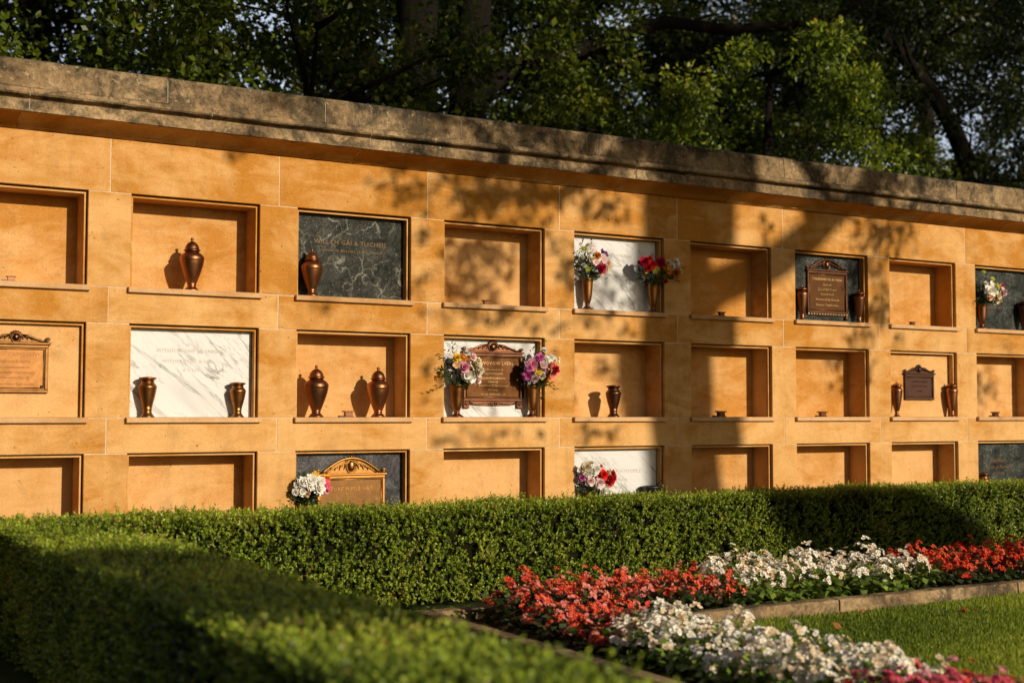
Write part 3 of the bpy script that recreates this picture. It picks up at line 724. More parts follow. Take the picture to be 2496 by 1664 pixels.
# small bronze fittings left on the sills
def fitting(x, y, z, s, label):
    ro = empty('bronze_fitting', (x, y, z), label, 'metal fitting', 'small metal fittings on the sills')
    b = MB(); b.block(-0.030*s, 0.030*s, -0.018*s, 0.018*s, 0, 0.007*s, 0.001); b.block(-0.023*s, 0.023*s, -0.014*s, 0.014*s, 0.0072*s, 0.030*s, 0.001); b.build('base', M['dark_bronze'], ro)
    b = MB(); b.block(-0.033*s, 0.033*s, -0.020*s, 0.020*s, 0.0302*s, 0.038*s, 0.0012); b.build('cap', M['dark_bronze'], ro)
    b = MB(); b.block(-0.060*s, -0.0302*s, -0.010*s, 0.012*s, 0.0, 0.010*s, 0.001); b.build('tab', M['blackened'], ro)
for (x, y, z, s, lb) in ((0.36, 0.0, z1, 0.75, 'small metal fitting on the leftmost sill of the top row'),
    (3.333, 0.04, z1, 0.85, 'small dark fitting on the shaded niche sill left of the white marble, top row'),
    (5.313, 0.04, z1, 0.9, 'small fitting in the top-row niche crossed by the branch shadow'),
    (7.29, 0.04, z1, 0.85, 'small fitting in the sunlit top-row niche right of the open-arched plaque'),
    (2.36, 0.045, z2, 1.05, 'small pale fitting between the two copper domed urns'),
    (5.306, 0.045, z2, 1.15, 'small fitting in the middle-row niche crossed by the trunk shadow'),
    (6.305, 0.045, z2, 1.1, 'small fitting in the fully sunlit middle-row niche left of the dull plaque'),
    (8.271, 0.045, z2, 1.1, 'small fitting in the middle-row niche at the right edge')):
    fitting(x, y, z, s, lb)

# ------------------------------------------------------------------ flowers
def petal(mb, base, d, nrm, L, W, cup, t0=0.0, t1=1.0):
    d = Vector(d).normalized(); nrm = Vector(nrm); s_ = d.cross(nrm).normalized(); nn = s_.cross(d)
    rows = [(0.0, 0.16, 0.0), (0.45, 0.92, 0.35), (0.80, 0.86, 0.75), (1.0, 0.36, 1.0)]
    vs = []; o = len(mb.v); b0 = Vector(base)
    for (a, w_, c) in rows:
        ctr = b0 + d*L*a + nn*(cup*L*a*a)
        vs += [ctr - s_*W*0.5*w_ + nn*W*0.10*w_, ctr, ctr + s_*W*0.5*w_ + nn*W*0.10*w_]
    fs = []
    for i in range(3):
        for j in range(2): fs.append((i*3+j, i*3+j+1, (i+1)*3+j+1, (i+1)*3+j))
    mb.add(vs, fs)
    for i, (a, w_, c) in enumerate(rows):
        for j in range(3): mb.a[o+i*3+j] = t0 + (t1-t0)*a
def flower_mesh(kind, seed):
    r = random.Random(seed); mb = MB(); mb.smooth = True   # unit radius, facing +z
    def ring(n, tilt, L, W, cup, z, r0=0.1, t0=0.2, t1=1.0, jit=0.2):
        ph = r.uniform(0, 6.28)
        for i in range(n):
            a = ph + 2*math.pi*i/n + r.uniform(-jit, jit); e = tilt + r.uniform(-jit, jit)*0.6
            rd = Vector((math.cos(a), math.sin(a), 0)); d = rd*math.cos(e) + Vector((0,0,1))*math.sin(e)
            nn = Vector((0,0,1))*math.cos(e) - rd*math.sin(e)
            petal(mb, rd*r0 + Vector((0,0,z)), d, nn, L*r.uniform(0.88, 1.1), W, cup, t0, t1)
    if kind == 'rose':
        ring(6, 0.05, 0.92, 0.85, 0.10, -0.12, 0.08, 0.5, 1.0); ring(5, 0.50, 0.80, 0.82, 0.25, 0.0, 0.08, 0.4, 1.0); ring(4, 0.92, 0.60, 0.70, 0.28, 0.05, 0.06, 0.25, 0.9); ring(3, 1.3, 0.40, 0.45, 0.3, 0.10, 0.03, 0.1, 0.7)
    elif kind == 'mum':
        for i, (n_, e_, L_) in enumerate(((12, -0.2, 0.95), (11, 0.2, 0.90), (9, 0.55, 0.78), (6, 0.95, 0.58))): ring(n_, e_, L_, 0.50, 0.22, -0.1+0.08*i, 0.06, 0.5, 1.0)
    elif kind == 'daisy':
        ring(11, 0.05, 0.95, 0.42, 0.05, -0.03, 0.1, 0.3, 1.0); ring(9, 0.32, 0.72, 0.38, 0.1, 0.04, 0.1, 0.1, 0.8)
        mb.mi = 1; mb.ball((0, 0, 0.10), 0.24, 0.24, 0.14, 10, 6)
    elif kind == 'simple':
        ring(5, 0.25, 0.95, 0.92, 0.15, -0.02, 0.05, 0.1, 1.0)
        mb.mi = 1; mb.ball((0, 0, 0.10), 0.13, 0.13, 0.10, 8, 5)
    elif kind == 'bud':
        ring(5, 1.05, 1.0, 0.75, -0.35, -0.2, 0.05, 0.4, 1.0, 0.1); ring(3, 1.3, 1.0, 0.6, -0.3, -0.2, 0.02, 0.2, 0.9, 0.1)
    elif kind == 'begonia':
        # a little head of three or four blossoms, each with two broad and two narrow petals
        spots = [(0, 0, 0.15, 0.62), (0.52, 0.12, -0.05, 0.55), (-0.38, 0.42, -0.02, 0.55), (-0.22, -0.50, -0.08, 0.56)]
        for (px, py, pz, sc) in spots[:r.choice((3, 4, 4))]:
            ph = r.uniform(0, 6.28); ax = Vector((px*0.8 + r.uniform(-.3, .3), py*0.8 + r.uniform(-.3, .3), 1)).normalized()
            q = ax.to_track_quat('Z', 'Y')
            for i in range(4):
                a = ph + math.pi*i/2; e = 0.35
                rd = q @ Vector((math.cos(a), math.sin(a), 0)); d = rd*math.cos(e) + ax*math.sin(e); nn = ax*math.cos(e) - rd*math.sin(e)
                petal(mb, Vector((px, py, pz)), d, nn, sc*(1.0 if i % 2 == 0 else 0.8), sc*(1.05 if i % 2 == 0 else 0.6), 0.05, 0.25, 1.0)
            mb.mi = 1; c_ = Vector((px, py, pz)) + ax*sc*0.28
            mb.ball(c_, sc*0.20, sc*0.20, sc*0.18, 7, 4); mb.mi = 0
    return mb
FCACHE = {}
def flower(kind, col, var):
    key = (kind, col, var)
    if key not in FCACHE: FCACHE[key] = flower_mesh(kind, hash((kind, var)) & 255 if False else len(kind)*31 + var*7).mesh('blossom', [PM[col], CENTER])
    return FCACHE[key]
def place_flower(me, parent, loc, d, r):
    o = bpy.data.objects.new('blossom', me); COL.objects.link(o); o.parent = parent
    q = Vector(d).normalized().to_track_quat('Z', 'Y').to_matrix() @ Matrix.Rotation(random.uniform(0, 6.28), 3, 'Z')
    o.location = loc; o.rotation_euler = q.to_euler(); o.scale = (r, r, r)
    return o
def sprig(mb_pts, base, tip, n, L, W, tint):
    """leaf data along a twig; appended to mb_pts (P, D, N, L, W, tint)"""
    b, t_ = np.array(base), np.array(tip)
    ax = t_ - b
    for i in range(n):
        f = (i + 0.5)/n; p = b + ax*f + np.array((0, 0, -0.10*f*f*np.linalg.norm(ax)))
        sd = RNG.normal(size=3); sd -= ax*np.dot(sd, ax)/max(np.dot(ax, ax), 1e-9); sd /= max(np.linalg.norm(sd), 1e-6)
        d = ax/np.linalg.norm(ax)*0.7 + sd*0.8
        mb_pts.append((p, d, RNG.normal(size=3), L*RNG.uniform(0.7, 1.2), W, np.clip(tint + RNG.normal(0, 0.12), 0, 1)))
def bouquet(x, y, z, label, flowers, sprigs=(), spread=0.10, low=0.0):
    ro = empty('flower_bouquet', (x, y, z), label, 'bouquet')
    cx = sum(f[0] for f in flowers)/len(flowers); cz = sum(f[1] for f in flowers)/len(flowers)
    st = MB(); pts = []
    for i, (dx, dz, r, kind, col) in enumerate(flowers):
        ex = (dx - cx)/spread; ez = (dz - cz)/0.09
        dy = -0.022 - 0.062*math.sqrt(max(0.0, 1 - min(1, 0.55*(ex*ex + ez*ez)))) - 0.012 + random.uniform(-0.01, 0.012)
        place_flower(flower(kind, col, i % 3), ro, (dx, dy, dz), (ex*0.55 + random.uniform(-.2, .2), -0.9, ez*0.45 + 0.25 + random.uniform(-.2, .2)), r*1.13)
        st.tube([(random.uniform(-0.015, 0.015), 0, -0.05), (dx*0.35, dy*0.3, dz*0.35), (dx, dy + 0.006, dz - r*0.15)], 0.0018, 5)
    st.build('stems', m_stem, ro)
    hw = max(abs(f[0] - cx) for f in flowers); 
    for i in range(95):
        a = random.uniform(0, 2*math.pi); rr = math.sqrt(random.random())
        px = cx*0.8 + rr*math.cos(a)*(hw + 0.015); pz = cz*0.75 + rr*math.sin(a)*0.085 - 0.01
        p = np.array((px*0.85, random.uniform(-0.036, 0.040), pz))
        d = np.array(((px - cx*0.3), random.uniform(-0.07, 0.02), pz*0.6 + random.uniform(-0.06, 0.06)))
        pts.append((p, d, np.array((random.uniform(-1, 1), -1.2, random.uniform(-1, 1))), random.uniform(0.026, 0.055), random.uniform(0.010, 0.018), min(0.86, max(0, random.gauss(0.42, 0.2)))))
    for i in range(34):   # leaves drooping over the rim
        a = random.uniform(0, 2*math.pi)
        p = np.array((0.03*math.cos(a), 0.03*math.sin(a) - 0.01, random.uniform(-0.002, 0.035)))
        pts.append((p, np.array((math.cos(a), math.sin(a)*0.7, random.uniform(-0.6, 0.5))), np.array((0, -0.4, 1.0)), random.uniform(0.035, 0.062), random.uniform(0.012, 0.020), min(0.8, max(0, random.gauss(0.35, 0.2)))))
    for (bx, bz, tx, tz, n_, tint) in sprigs:
        sprig(pts, (bx, -0.02, bz), (tx, -0.035, tz), n_, 0.030, 0.011, tint)
    A = [np.array([p[i] for p in pts]) for i in range(6)]
    link('foliage', leaves_mesh('foliage', A[0], A[1], A[2], A[3], A[4], A[5], M['bq_leaf']), ro)
    return ro
m_stem = m_plain('flower_stem', (0.05, 0.09, 0.025), 0.6, 0.3, 0.3)
by = 0.015
bouquet(4.117, by, z1+0.208, 'tall mixed bouquet with crimson rose and purple blooms on white marble, top row',
  [(.055,.072,.036,'mum','crimson'),(.122,.082,.042,'simple','cream'),(.108,.110,.022,'simple','orange'),(.065,.132,.030,'simple','palepink'),(.020,.156,.026,'rose','orange'),(.055,.178,.027,'bud','purple'),(.098,.170,.024,'simple','purple'),(.007,.108,.024,'simple','pinkwhite'),(-.03,.128,.022,'rose','cream'),(-.04,.168,.020,'rose','white'),(-.079,.196,.022,'daisy','lime'),(-.007,.198,.020,'simple','pinkwhite'),(-.048,.064,.018,'daisy','lime'),(-.075,.088,.016,'rose','white'),(-.088,.14,.016,'daisy','white'),(-.036,.228,.015,'rose','cream'),(.09,.05,.020,'simple','peach')],
  [(0,.1,.0,.31,16,.75),(-.03,.1,-.075,.29,18,.5),(.02,.05,.15,.0,6,.35),(-.05,.1,-.11,.19,12,.5)], 0.11)
bouquet(4.673, by, z1+0.202, 'wide bouquet of red carnations and orange daisies, top row',
  [(-.134,.142,.038,'rose','crimson'),(-.09,.166,.026,'rose','red'),(-.08,.126,.034,'mum','red'),(0,.146,.036,'mum','crimson'),(.05,.106,.040,'daisy','orange'),(.05,.108,.030,'daisy','yellow'),(.137,.084,.032,'mum','orange'),(.07,.148,.024,'rose','cream'),(.108,.126,.026,'mum','white'),(.14,.158,.026,'mum','white'),(.172,.138,.020,'rose','white'),(.193,.096,.020,'rose','cream'),(-.108,.100,.022,'rose','red'),(-.108,.080,.018,'simple','yellow'),(-.05,.088,.022,'daisy','lime'),(.06,.02,.018,'rose','crimson'),(.21,.156,.014,'bud','cream'),(-.03,.10,.02,'simple','yellow')],
  [(.1,.1,.24,.14,10,.5),(.08,.05,.21,.05,8,.3),(-.06,.06,-.16,.06,8,.35)], 0.16)
bouquet(3.104, by, z2+0.204, 'cream and pink bouquet with trailing sprig left of the ornate plaque',
  [(-.049,.174,.028,'rose','yellow'),(.004,.180,.026,'daisy','orange'),(0,.115,.036,'rose','pink'),(.063,.180,.028,'rose','palepink'),(.104,.158,.024,'rose','cream'),(.09,.127,.042,'mum','cream'),(.105,.092,.038,'mum','cream'),(.031,.066,.040,'rose','white'),(.066,.048,.036,'rose','white'),(.116,.040,.034,'rose','pinkwhite'),(-.049,.21,.020,'rose','white'),(.027,.206,.022,'rose','white'),(-.05,.127,.024,'simple','peach'),(-.15,.052,.020,'bud','orange'),(-.02,.15,.022,'rose','cream')],
  [(-.05,.03,-.245,-.035,16,.93),(-.03,.12,-.055,.31,14,.55),(-.05,.1,-.145,.215,12,.5),(-.05,.08,-.16,.12,14,.75),(-.05,.06,-.155,.07,14,.82),(-.03,.1,-.10,.24,10,.45)], 0.12)
bouquet(3.673, by, z2+0.204, 'magenta and salmon bouquet right of the ornate plaque',
  [(.004,.187,.030,'mum','magenta'),(-.049,.140,.038,'mum','pink'),(-.076,.070,.034,'mum','magenta'),(-.08,.117,.022,'mum','magenta'),(.058,.178,.024,'mum','white'),(.089,.190,.026,'mum','white'),(.054,.24,.020,'rose','white'),(.018,.137,.032,'simple','pinkwhite'),(.076,.142,.032,'rose','salmon'),(.125,.112,.034,'rose','crimson'),(.108,.078,.038,'simple','salmon'),(-.009,.100,.026,'daisy','yellow'),(-.03,.050,.028,'rose','palepink'),(.022,.070,.028,'rose','cream'),(.13,.18,.018,'mum','white'),(.067,.050,.020,'bud','orange'),(.178,.188,.010,'simple','white'),(.165,.165,.010,'simple','white'),(-.06,.165,.018,'rose','palepink'),(.05,.105,.02,'daisy','purple')],
  [(.02,.15,.075,.32,14,.6),(.05,.05,.19,.005,10,.65),(.0,.15,.02,.25,12,.7),(.02,.0,.06,-.09,8,.4)], 0.12)
bouquet(2.063, by, z3+0.222, 'white mums with a pink and a yellow bloom beside the golden plaque',
  [(-.044,.126,.034,'mum','white'),(.004,.136,.036,'mum','white'),(.055,.122,.040,'mum','white'),(.004,.104,.030,'mum','white'),(.056,.088,.036,'mum','white'),(.040,.166,.026,'daisy','yellow'),(.02,.160,.02,'bud','yellow'),(-.084,.068,.022,'rose','white'),(-.04,.072,.028,'rose','white'),(.102,.120,.026,'simple','hotpink'),(.112,.094,.028,'simple','hotpink'),(.120,.142,.022,'rose','orange'),(.108,.072,.020,'simple','pink'),(-.075,.11,.022,'rose','white'),(-.015,.055,.02,'rose','peach')],
  [(-.03,.04,-.12,.0,8,.5),(.02,.02,.08,-.02,10,.7)], 0.11)
bouquet(4.105, by, z3+0.216, 'red and white bouquet before the white panel just above the hedge',
  [(-.057,.176,.040,'mum','cream'),(-.011,.205,.024,'rose','cream'),(0,.160,.038,'mum','white'),(-.038,.132,.026,'mum','white'),(-.08,.110,.024,'rose','magenta'),(-.03,.088,.034,'rose','pinkwhite'),(.038,.075,.034,'mum','pinkwhite'),(.072,.128,.042,'rose','brightred'),(.132,.088,.042,'rose','red'),(.160,.130,.034,'rose','red'),(.122,.145,.022,'rose','cream'),(.053,.186,.016,'bud','red'),(.10,.020,.038,'mum','white'),(.155,.008,.030,'mum','white'),(.17,.102,.026,'rose','red'),(.045,.148,.018,'daisy','lime')],
  [(-.03,.04,-.11,.03,8,.6),(.04,.04,.12,.04,8,.5)], 0.13)
bouquet(8.094, by, z1+0.201, 'pale cream and blush roses with one bright red bloom at right edge',
  [(-.006,.110,.048,'rose','white'),(.087,.075,.044,'rose','cream'),(.168,.108,.040,'rose','palepink'),(.144,.160,.024,'rose','brightred'),(.115,.147,.030,'simple','white'),(.023,.168,.028,'simple','white'),(-.03,.172,.022,'rose','white'),(.07,.15,.026,'daisy','lime'),(.09,.036,.034,'rose','cream'),(.144,.046,.026,'rose','peach'),(.046,.215,.022,'daisy','lime'),(0,.275,.018,'daisy','lime'),(.0,.06,.03,'rose','peach')],
  [(0,.1,.0,.28,12,.7),(-.02,.06,-.12,.02,10,.35),(.03,.1,.05,.22,10,.65)], 0.13)

# ------------------------------------------------------------------ begonias
def begonia_foliage(seed, mat, h):
    r = np.random.default_rng(seed); n = 80
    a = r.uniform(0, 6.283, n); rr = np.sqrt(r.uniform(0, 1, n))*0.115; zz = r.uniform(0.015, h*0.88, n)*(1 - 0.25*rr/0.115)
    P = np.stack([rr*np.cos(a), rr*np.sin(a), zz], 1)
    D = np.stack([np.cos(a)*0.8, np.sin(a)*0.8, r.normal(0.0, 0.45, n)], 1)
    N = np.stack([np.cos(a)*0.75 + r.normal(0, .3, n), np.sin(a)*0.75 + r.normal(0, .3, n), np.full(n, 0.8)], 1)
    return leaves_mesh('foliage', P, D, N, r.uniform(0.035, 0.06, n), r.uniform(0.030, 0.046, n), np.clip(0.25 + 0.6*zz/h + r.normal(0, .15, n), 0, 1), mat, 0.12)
BH = 0.20
BFOL = {m: [begonia_foliage(40 + i, M[m], BH) for i in range(3)] for m in ('beg_leaf', 'beg_leaf_dark')}
def begonia(x, y, cols, fol, label, group, nb=22, h=BH):
    ro = empty('begonia_plant', (x, y, 0.031), label, 'begonia', group)
    s = h/BH*random.uniform(0.76, 1.22)
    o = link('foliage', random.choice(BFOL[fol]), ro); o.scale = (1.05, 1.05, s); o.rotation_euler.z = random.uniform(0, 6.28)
    for i in range(nb):
        a = random.uniform(0, 6.283); q = math.sqrt(random.random())
        rr = q*0.112; z = h*s*(1.04 - 0.46*q*q) + random.uniform(-0.03, 0.045)*(1.2 - q)
        place_flower(flower('begonia', random.choice(cols), random.randrange(3)), ro, (rr*math.cos(a), rr*math.sin(a), z), (math.cos(a)*q*0.9, math.sin(a)*q*0.9 - 0.25, 0.75), random.uniform(0.020, 0.032))
CORAL = ['coral', 'coral', 'coral', 'coralpink', 'coralpink', 'red']; WHITE = ['white', 'white', 'white', 'blushcream', 'blushcream']; RED = ['red', 'red', 'brightred', 'coral']; PINK = ['hotpink', 'hotpink', 'pink', 'red']
for iy, y in enumerate((-1.60, -1.775, -1.95)):
    x = 2.50 + (0.08 if iy == 1 else 0)
    while x < 6.95:
        xx = x + random.uniform(-0.025, 0.025); yy = y + random.uniform(-0.025, 0.025); bnd = random.uniform(-0.1, 0.1)
        if xx < 3.72 + bnd: begonia(xx, yy, CORAL, 'beg_leaf_dark', 'coral red begonia at the corner of the L-shaped bed', 'coral begonias at the bed corner')
        elif xx < 5.15 + bnd: begonia(xx, yy, WHITE, 'beg_leaf', 'white begonia in the far strip of bed between coral and red begonias', 'white begonias along the far kerb', 22, 0.215)
        else: begonia(xx, yy, RED, 'beg_leaf_dark', 'deep red begonia at the far right end of the bed', 'deep red begonias at the far end')
        x += 0.172
for ix, x in enumerate((2.44, 2.60, 2.76)):
    y = -2.14 - (0.08 if ix == 1 else 0)
    while y > -5.2:
        xx = x + random.uniform(-0.025, 0.025); yy = y + random.uniform(-0.025, 0.025); bnd = random.uniform(-0.08, 0.08)
        if yy > -2.62 + bnd: begonia(xx, yy, CORAL, 'beg_leaf_dark', 'coral red begonia at the corner of the L-shaped bed', 'coral begonias at the bed corner', 22, 0.17)
        elif yy > -4.20 + bnd*0.5: begonia(xx, yy, WHITE, 'beg_leaf', 'white begonia in the near strip of bed beside the lawn', 'white begonias in the near strip', 24, 0.19)
        else: begonia(xx, yy, PINK, 'beg_leaf_dark', 'hot pink begonia at the near end of the bed, at the bottom of the photo', 'pink begonias at the near end', 22, 0.19)
        y -= 0.172

# ------------------------------------------------------------------ kerb stones
def kerb(x0, x1, y0, y1, label, h=0.088):
    ro = MB(); ro.at = random.random()
    alongx = (x1 - x0) > (y1 - y0); n = 24; L0, L1 = (x0, x1) if alongx else (y0, y1); c0, c1 = (y0, y1) if alongx else (x0, x1)
    prof = [(c0, 0.0), (c0, h-0.012), (c0+0.006, h-0.003), (c0+0.016, h), (c1-0.016, h), (c1-0.006, h-0.003), (c1, h-0.012), (c1, 0)]
    k = len(prof); vs = []; fs = []
    for i in range(n+1):
        t_ = L0 + (L1-L0)*i/n
        for q, (c, z) in enumerate(prof):
            jz = random.uniform(-.0025, .0025) if z > 0 else 0
            c_ = c + random.uniform(-.002, .002)
            vs.append((t_, c_, z + jz) if alongx else (c_, t_, z + jz))
    for i in range(n):
        for q in range(k-1): fs.append((i*k+q, i*k+q+1, (i+1)*k+q+1, (i+1)*k+q))
    fs.append(tuple(range(k))); fs.append(tuple(n*k+q for q in range(k-1, -1, -1)))
    if not alongx: fs = [f[::-1] for f in fs]
    ro.add(vs, fs)
    o = ro.build('kerb_stone', M['coping']); tag(o, label, 'kerb stone', 'kerb stones edging the bed', 'thing')
kerb(2.97, 4.294, -2.165, -2.068, 'kerb stone in front of the white begonias, left of the visible joint')
kerb(4.306, 5.75, -2.165, -2.068, 'kerb stone in front of the far red begonias, right of the visible joint')
kerb(5.762, 7.2, -2.165, -2.068, 'kerb stone beyond the right edge of the far strip')
kerb(7.212, 8.6, -2.165, -2.068, 'last kerb stone of the far strip, outside the photo')
kerb(2.11, 2.205, -3.0, -1.36, 'weathered kerb stone at the left corner of the bed beside coral begonias')
kerb(2.11, 2.205, -4.6, -3.012, 'kerb stone along the near strip behind the front hedge')
kerb(2.11, 2.205, -6.0, -4.612, 'nearest kerb stone of the bed, left side')
kerb(2.875, 2.968, -3.6, -2.069, 'kerb stone hidden under white begonias on the lawn side')
kerb(2.875, 2.968, -5.0, -3.612, 'near kerb stone under pink begonias on the lawn side')
kerb(2.206, 3.6, -1.452, -1.365, 'back kerb stone behind the coral begonias by the hedge')
kerb(3.612, 5.1, -1.452, -1.365, 'back kerb stone behind the white begonias by the hedge')
kerb(5.112, 6.6, -1.452, -1.365, 'back kerb stone behind the deep red begonias by the hedge')

# fallen leaves on the lawn
def dry_leaf(x, y, z, s, label):
    r = np.random.default_rng(int(abs(x*997 + y*131)*10) % 100000); pts = [(-0.5, 0), (-0.2, 0.22), (0.05, 0.28), (0.25, 0.2), (0.5, 0), (0.25, -0.2), (0.05, -0.28), (-0.2, -0.22)]
    b = MB(); a = r.uniform(0, 6.28)
    vs = [(0, 0, 0.25*s)] + [(s*(px*math.cos(a) - py*math.sin(a)), s*(px*math.sin(a) + py*math.cos(a)), s*r.uniform(0.1, 0.55)) for px, py in pts]
    b.at = float(r.uniform(0.1, 1)); b.add(vs, [(0, i+1, (i+1) % 8 + 1) for i in range(8)])
    o = b.build('fallen_leaf', M['dryleaf'], None, (x, y, z)); tag(o, label, 'fallen leaf', 'fallen leaves on the lawn')
for (x, y, s, lb) in ((3.76, -2.72, 0.075, 'largest orange fallen leaf on the lawn, nearest the white begonias'), (4.698, -2.647, 0.07, 'curled fallen leaf on the lawn toward the right edge'),
    (4.24, -2.39, 0.05, 'small fallen leaf on the lawn below the kerb joint, right one'), (4.13, -2.36, 0.04, 'small fallen leaf on the lawn below the kerb joint, left one'), (4.86, -2.60, 0.045, 'small brown fallen leaf farthest right on the lawn')):
    dry_leaf(x, y, 0.036, s*1.15, lb)

# ------------------------------------------------------------------ hedges
def hedge_leaves(faces, dens, seed, gap=-0.82, bulge=0.009):
    """faces: (origin, u, v, normal, density factor, tall sprig share)"""
    r = np.random.default_rng(seed); out = []
    for (o, u, v, nrm, df, tall) in faces:
        o, u, v, nrm = (np.array(q, float) for q in (o, u, v, nrm))
        area = np.linalg.norm(u)*np.linalg.norm(v); m = int(area*dens*df)
        B = o + r.uniform(0, 1, (m, 1))*u + r.uniform(0, 1, (m, 1))*v
        keep = (0.7*wav(B, seed+5, 38) + 0.7*wav(B, seed+6, 75)) > gap*(1.0 if nrm[2] < 0.5 else 1.6)
        B = B[keep]; m = len(B)
        bul = bulge*wav(B, seed+1, 7) + bulge*0.5*wav(B, seed+2, 22)
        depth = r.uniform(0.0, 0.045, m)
        base = B + nrm*(bul - depth - 0.015)[:, None]
        sd = unit(nrm*0.75 + np.array((0, 0, 0.55)) + r.normal(0, 0.42, (m, 3)))
        ln = r.uniform(0.022, 0.050, m); tl = r.uniform(0, 1, m) < tall
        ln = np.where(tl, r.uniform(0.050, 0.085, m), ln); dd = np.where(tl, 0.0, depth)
        patch = wav(B, seed+3, 9) + 0.7*wav(B, seed+4, 24)
        k = 11
        for j in range(k):
            f = (j + r.uniform(0.2, 0.8, m))/k
            P = base + sd*(ln*f)[:, None]
            rdv = unit(np.cross(sd, r.normal(size=(m, 3))))
            D_ = sd*(0.35 + 0.5*f)[:, None] + rdv*0.85
            N_ = sd + 0.35*r.normal(size=(m, 3))
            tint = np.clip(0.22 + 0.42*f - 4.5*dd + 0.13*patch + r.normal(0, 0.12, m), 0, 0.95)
            brown = r.uniform(0, 1, m) < np.clip(0.012 + 0.10*(patch > 0.62), 0, 1)
            tint = np.where(brown, r.uniform(0.965, 1.0, m), tint)
            out.append((P, D_, N_, r.uniform(0.011, 0.018, m), r.uniform(0.0065, 0.010, m), tint))
    return [np.concatenate([q[i] for q in out]) for i in range(6)]
HX0, HX1, HF, HB, HT = -1.6, 12.6, -0.83, -0.40, 0.555
ro = empty('box_hedge', ((HX0+HX1)/2, (HF+HB)/2, 0), 'long clipped box hedge running along the foot of the niche wall', 'hedge', 'clipped box hedges')
off = -np.array(ro.location)
fc = [((HX0, HF, 0.02), (HX1-HX0, 0, 0), (0, 0, HT-0.02), (0, -1, 0), 1.0, 0.006), ((HX0, HF, HT), (HX1-HX0, 0, 0), (0, HB-HF, 0), (0, 0, 1), 1.1, 0.085),
      ((HX0, HB, 0.1), (HX1-HX0, 0, 0), (0, 0, HT-0.1), (0, 1, 0), 0.35, 0.01), ((HX1, HF, 0.02), (0, HB-HF, 0), (0, 0, HT), (1, 0, 0), 0.6, 0.01), ((HX0, HF, 0.02), (0, HB-HF, 0), (0, 0, HT), (-1, 0, 0), 0.6, 0.01)]
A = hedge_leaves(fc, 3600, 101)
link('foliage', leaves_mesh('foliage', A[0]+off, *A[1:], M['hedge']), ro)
c = MB(); c.box(HX0+.07-ro.location.x, HX1-.07-ro.location.x, HF+0.055-ro.location.y, HB-0.05-ro.location.y, 0.06, HT-0.05)
c.build('twigs', M['hedge_core'], ro)
FX0, FX1, FY0, FY1 = 0.15, 0.66, -7.0, -0.90
ro = empty('box_hedge', ((FX0+FX1)/2, -4, 0), 'near clipped box hedge coming toward the viewer, mostly in shade', 'hedge', 'clipped box hedges')
off = -np.array(ro.location)
fc = [((FX0, FY0, HT), (FX1-FX0, 0, 0), (0, FY1-FY0, 0), (0, 0, 1), 1.25, 0.05), ((FX0, FY0, 0.02), (0, FY1-FY0, 0), (0, 0, HT-0.02), (-1, 0, 0), 1.0, 0.006),
      ((FX1, FY0, 0.02), (0, FY1-FY0, 0), (0, 0, HT-0.02), (1, 0, 0), 0.8, 0.006), ((FX0, FY0, 0.02), (FX1-FX0, 0, 0), (0, 0, HT), (0, -1, 0), 0.8, 0.006)]
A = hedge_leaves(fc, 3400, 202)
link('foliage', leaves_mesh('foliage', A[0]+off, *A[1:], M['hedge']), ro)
c = MB(); c.box(FX0+.055-ro.location.x, FX1-.055-ro.location.x, FY0+0.075-ro.location.y, FY1-ro.location.y, 0.05, HT-0.05)
c.build('twigs', M['hedge_core'], ro)

# ------------------------------------------------------------------ trees
LEAFM = {}
def leafmat(name, k, yel):
    if name not in LEAFM:
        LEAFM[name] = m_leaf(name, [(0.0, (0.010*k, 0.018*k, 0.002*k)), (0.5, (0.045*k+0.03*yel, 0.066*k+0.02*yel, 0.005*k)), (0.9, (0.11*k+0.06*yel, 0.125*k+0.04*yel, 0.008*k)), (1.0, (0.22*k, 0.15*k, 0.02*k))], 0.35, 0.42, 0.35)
    return LEAFM[name]
def clumps_to_leaves(C, R, per, leaf, seed, flat=0.75):
    """C: (n,3) clump centres, R: (n,) radii"""
    r = np.random.default_rng(seed); n = len(C)
    idx = np.repeat(np.arange(n), per); m = len(idx)
    g_ = unit(r.normal(size=(m, 3)))*(r.uniform(0, 1, (m, 1))**0.45)
    g_[:, 2] *= flat
    P = C[idx] + g_*R[idx, None]
    D_ = unit(g_ + r.normal(0, 0.6, (m, 3)) + np.array((0, 0, -0.25)))
    N_ = r.normal(0, 0.6, (m, 3)) + np.array((0, -0.15, 0.9))
    ct = r.normal(0, 0.10, n)
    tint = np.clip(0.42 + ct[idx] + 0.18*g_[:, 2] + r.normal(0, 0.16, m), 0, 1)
    L_ = leaf*r.uniform(0.5, 1.5, m)
    return P, D_, N_, L_, L_*r.uniform(0.5, 0.7, m), tint
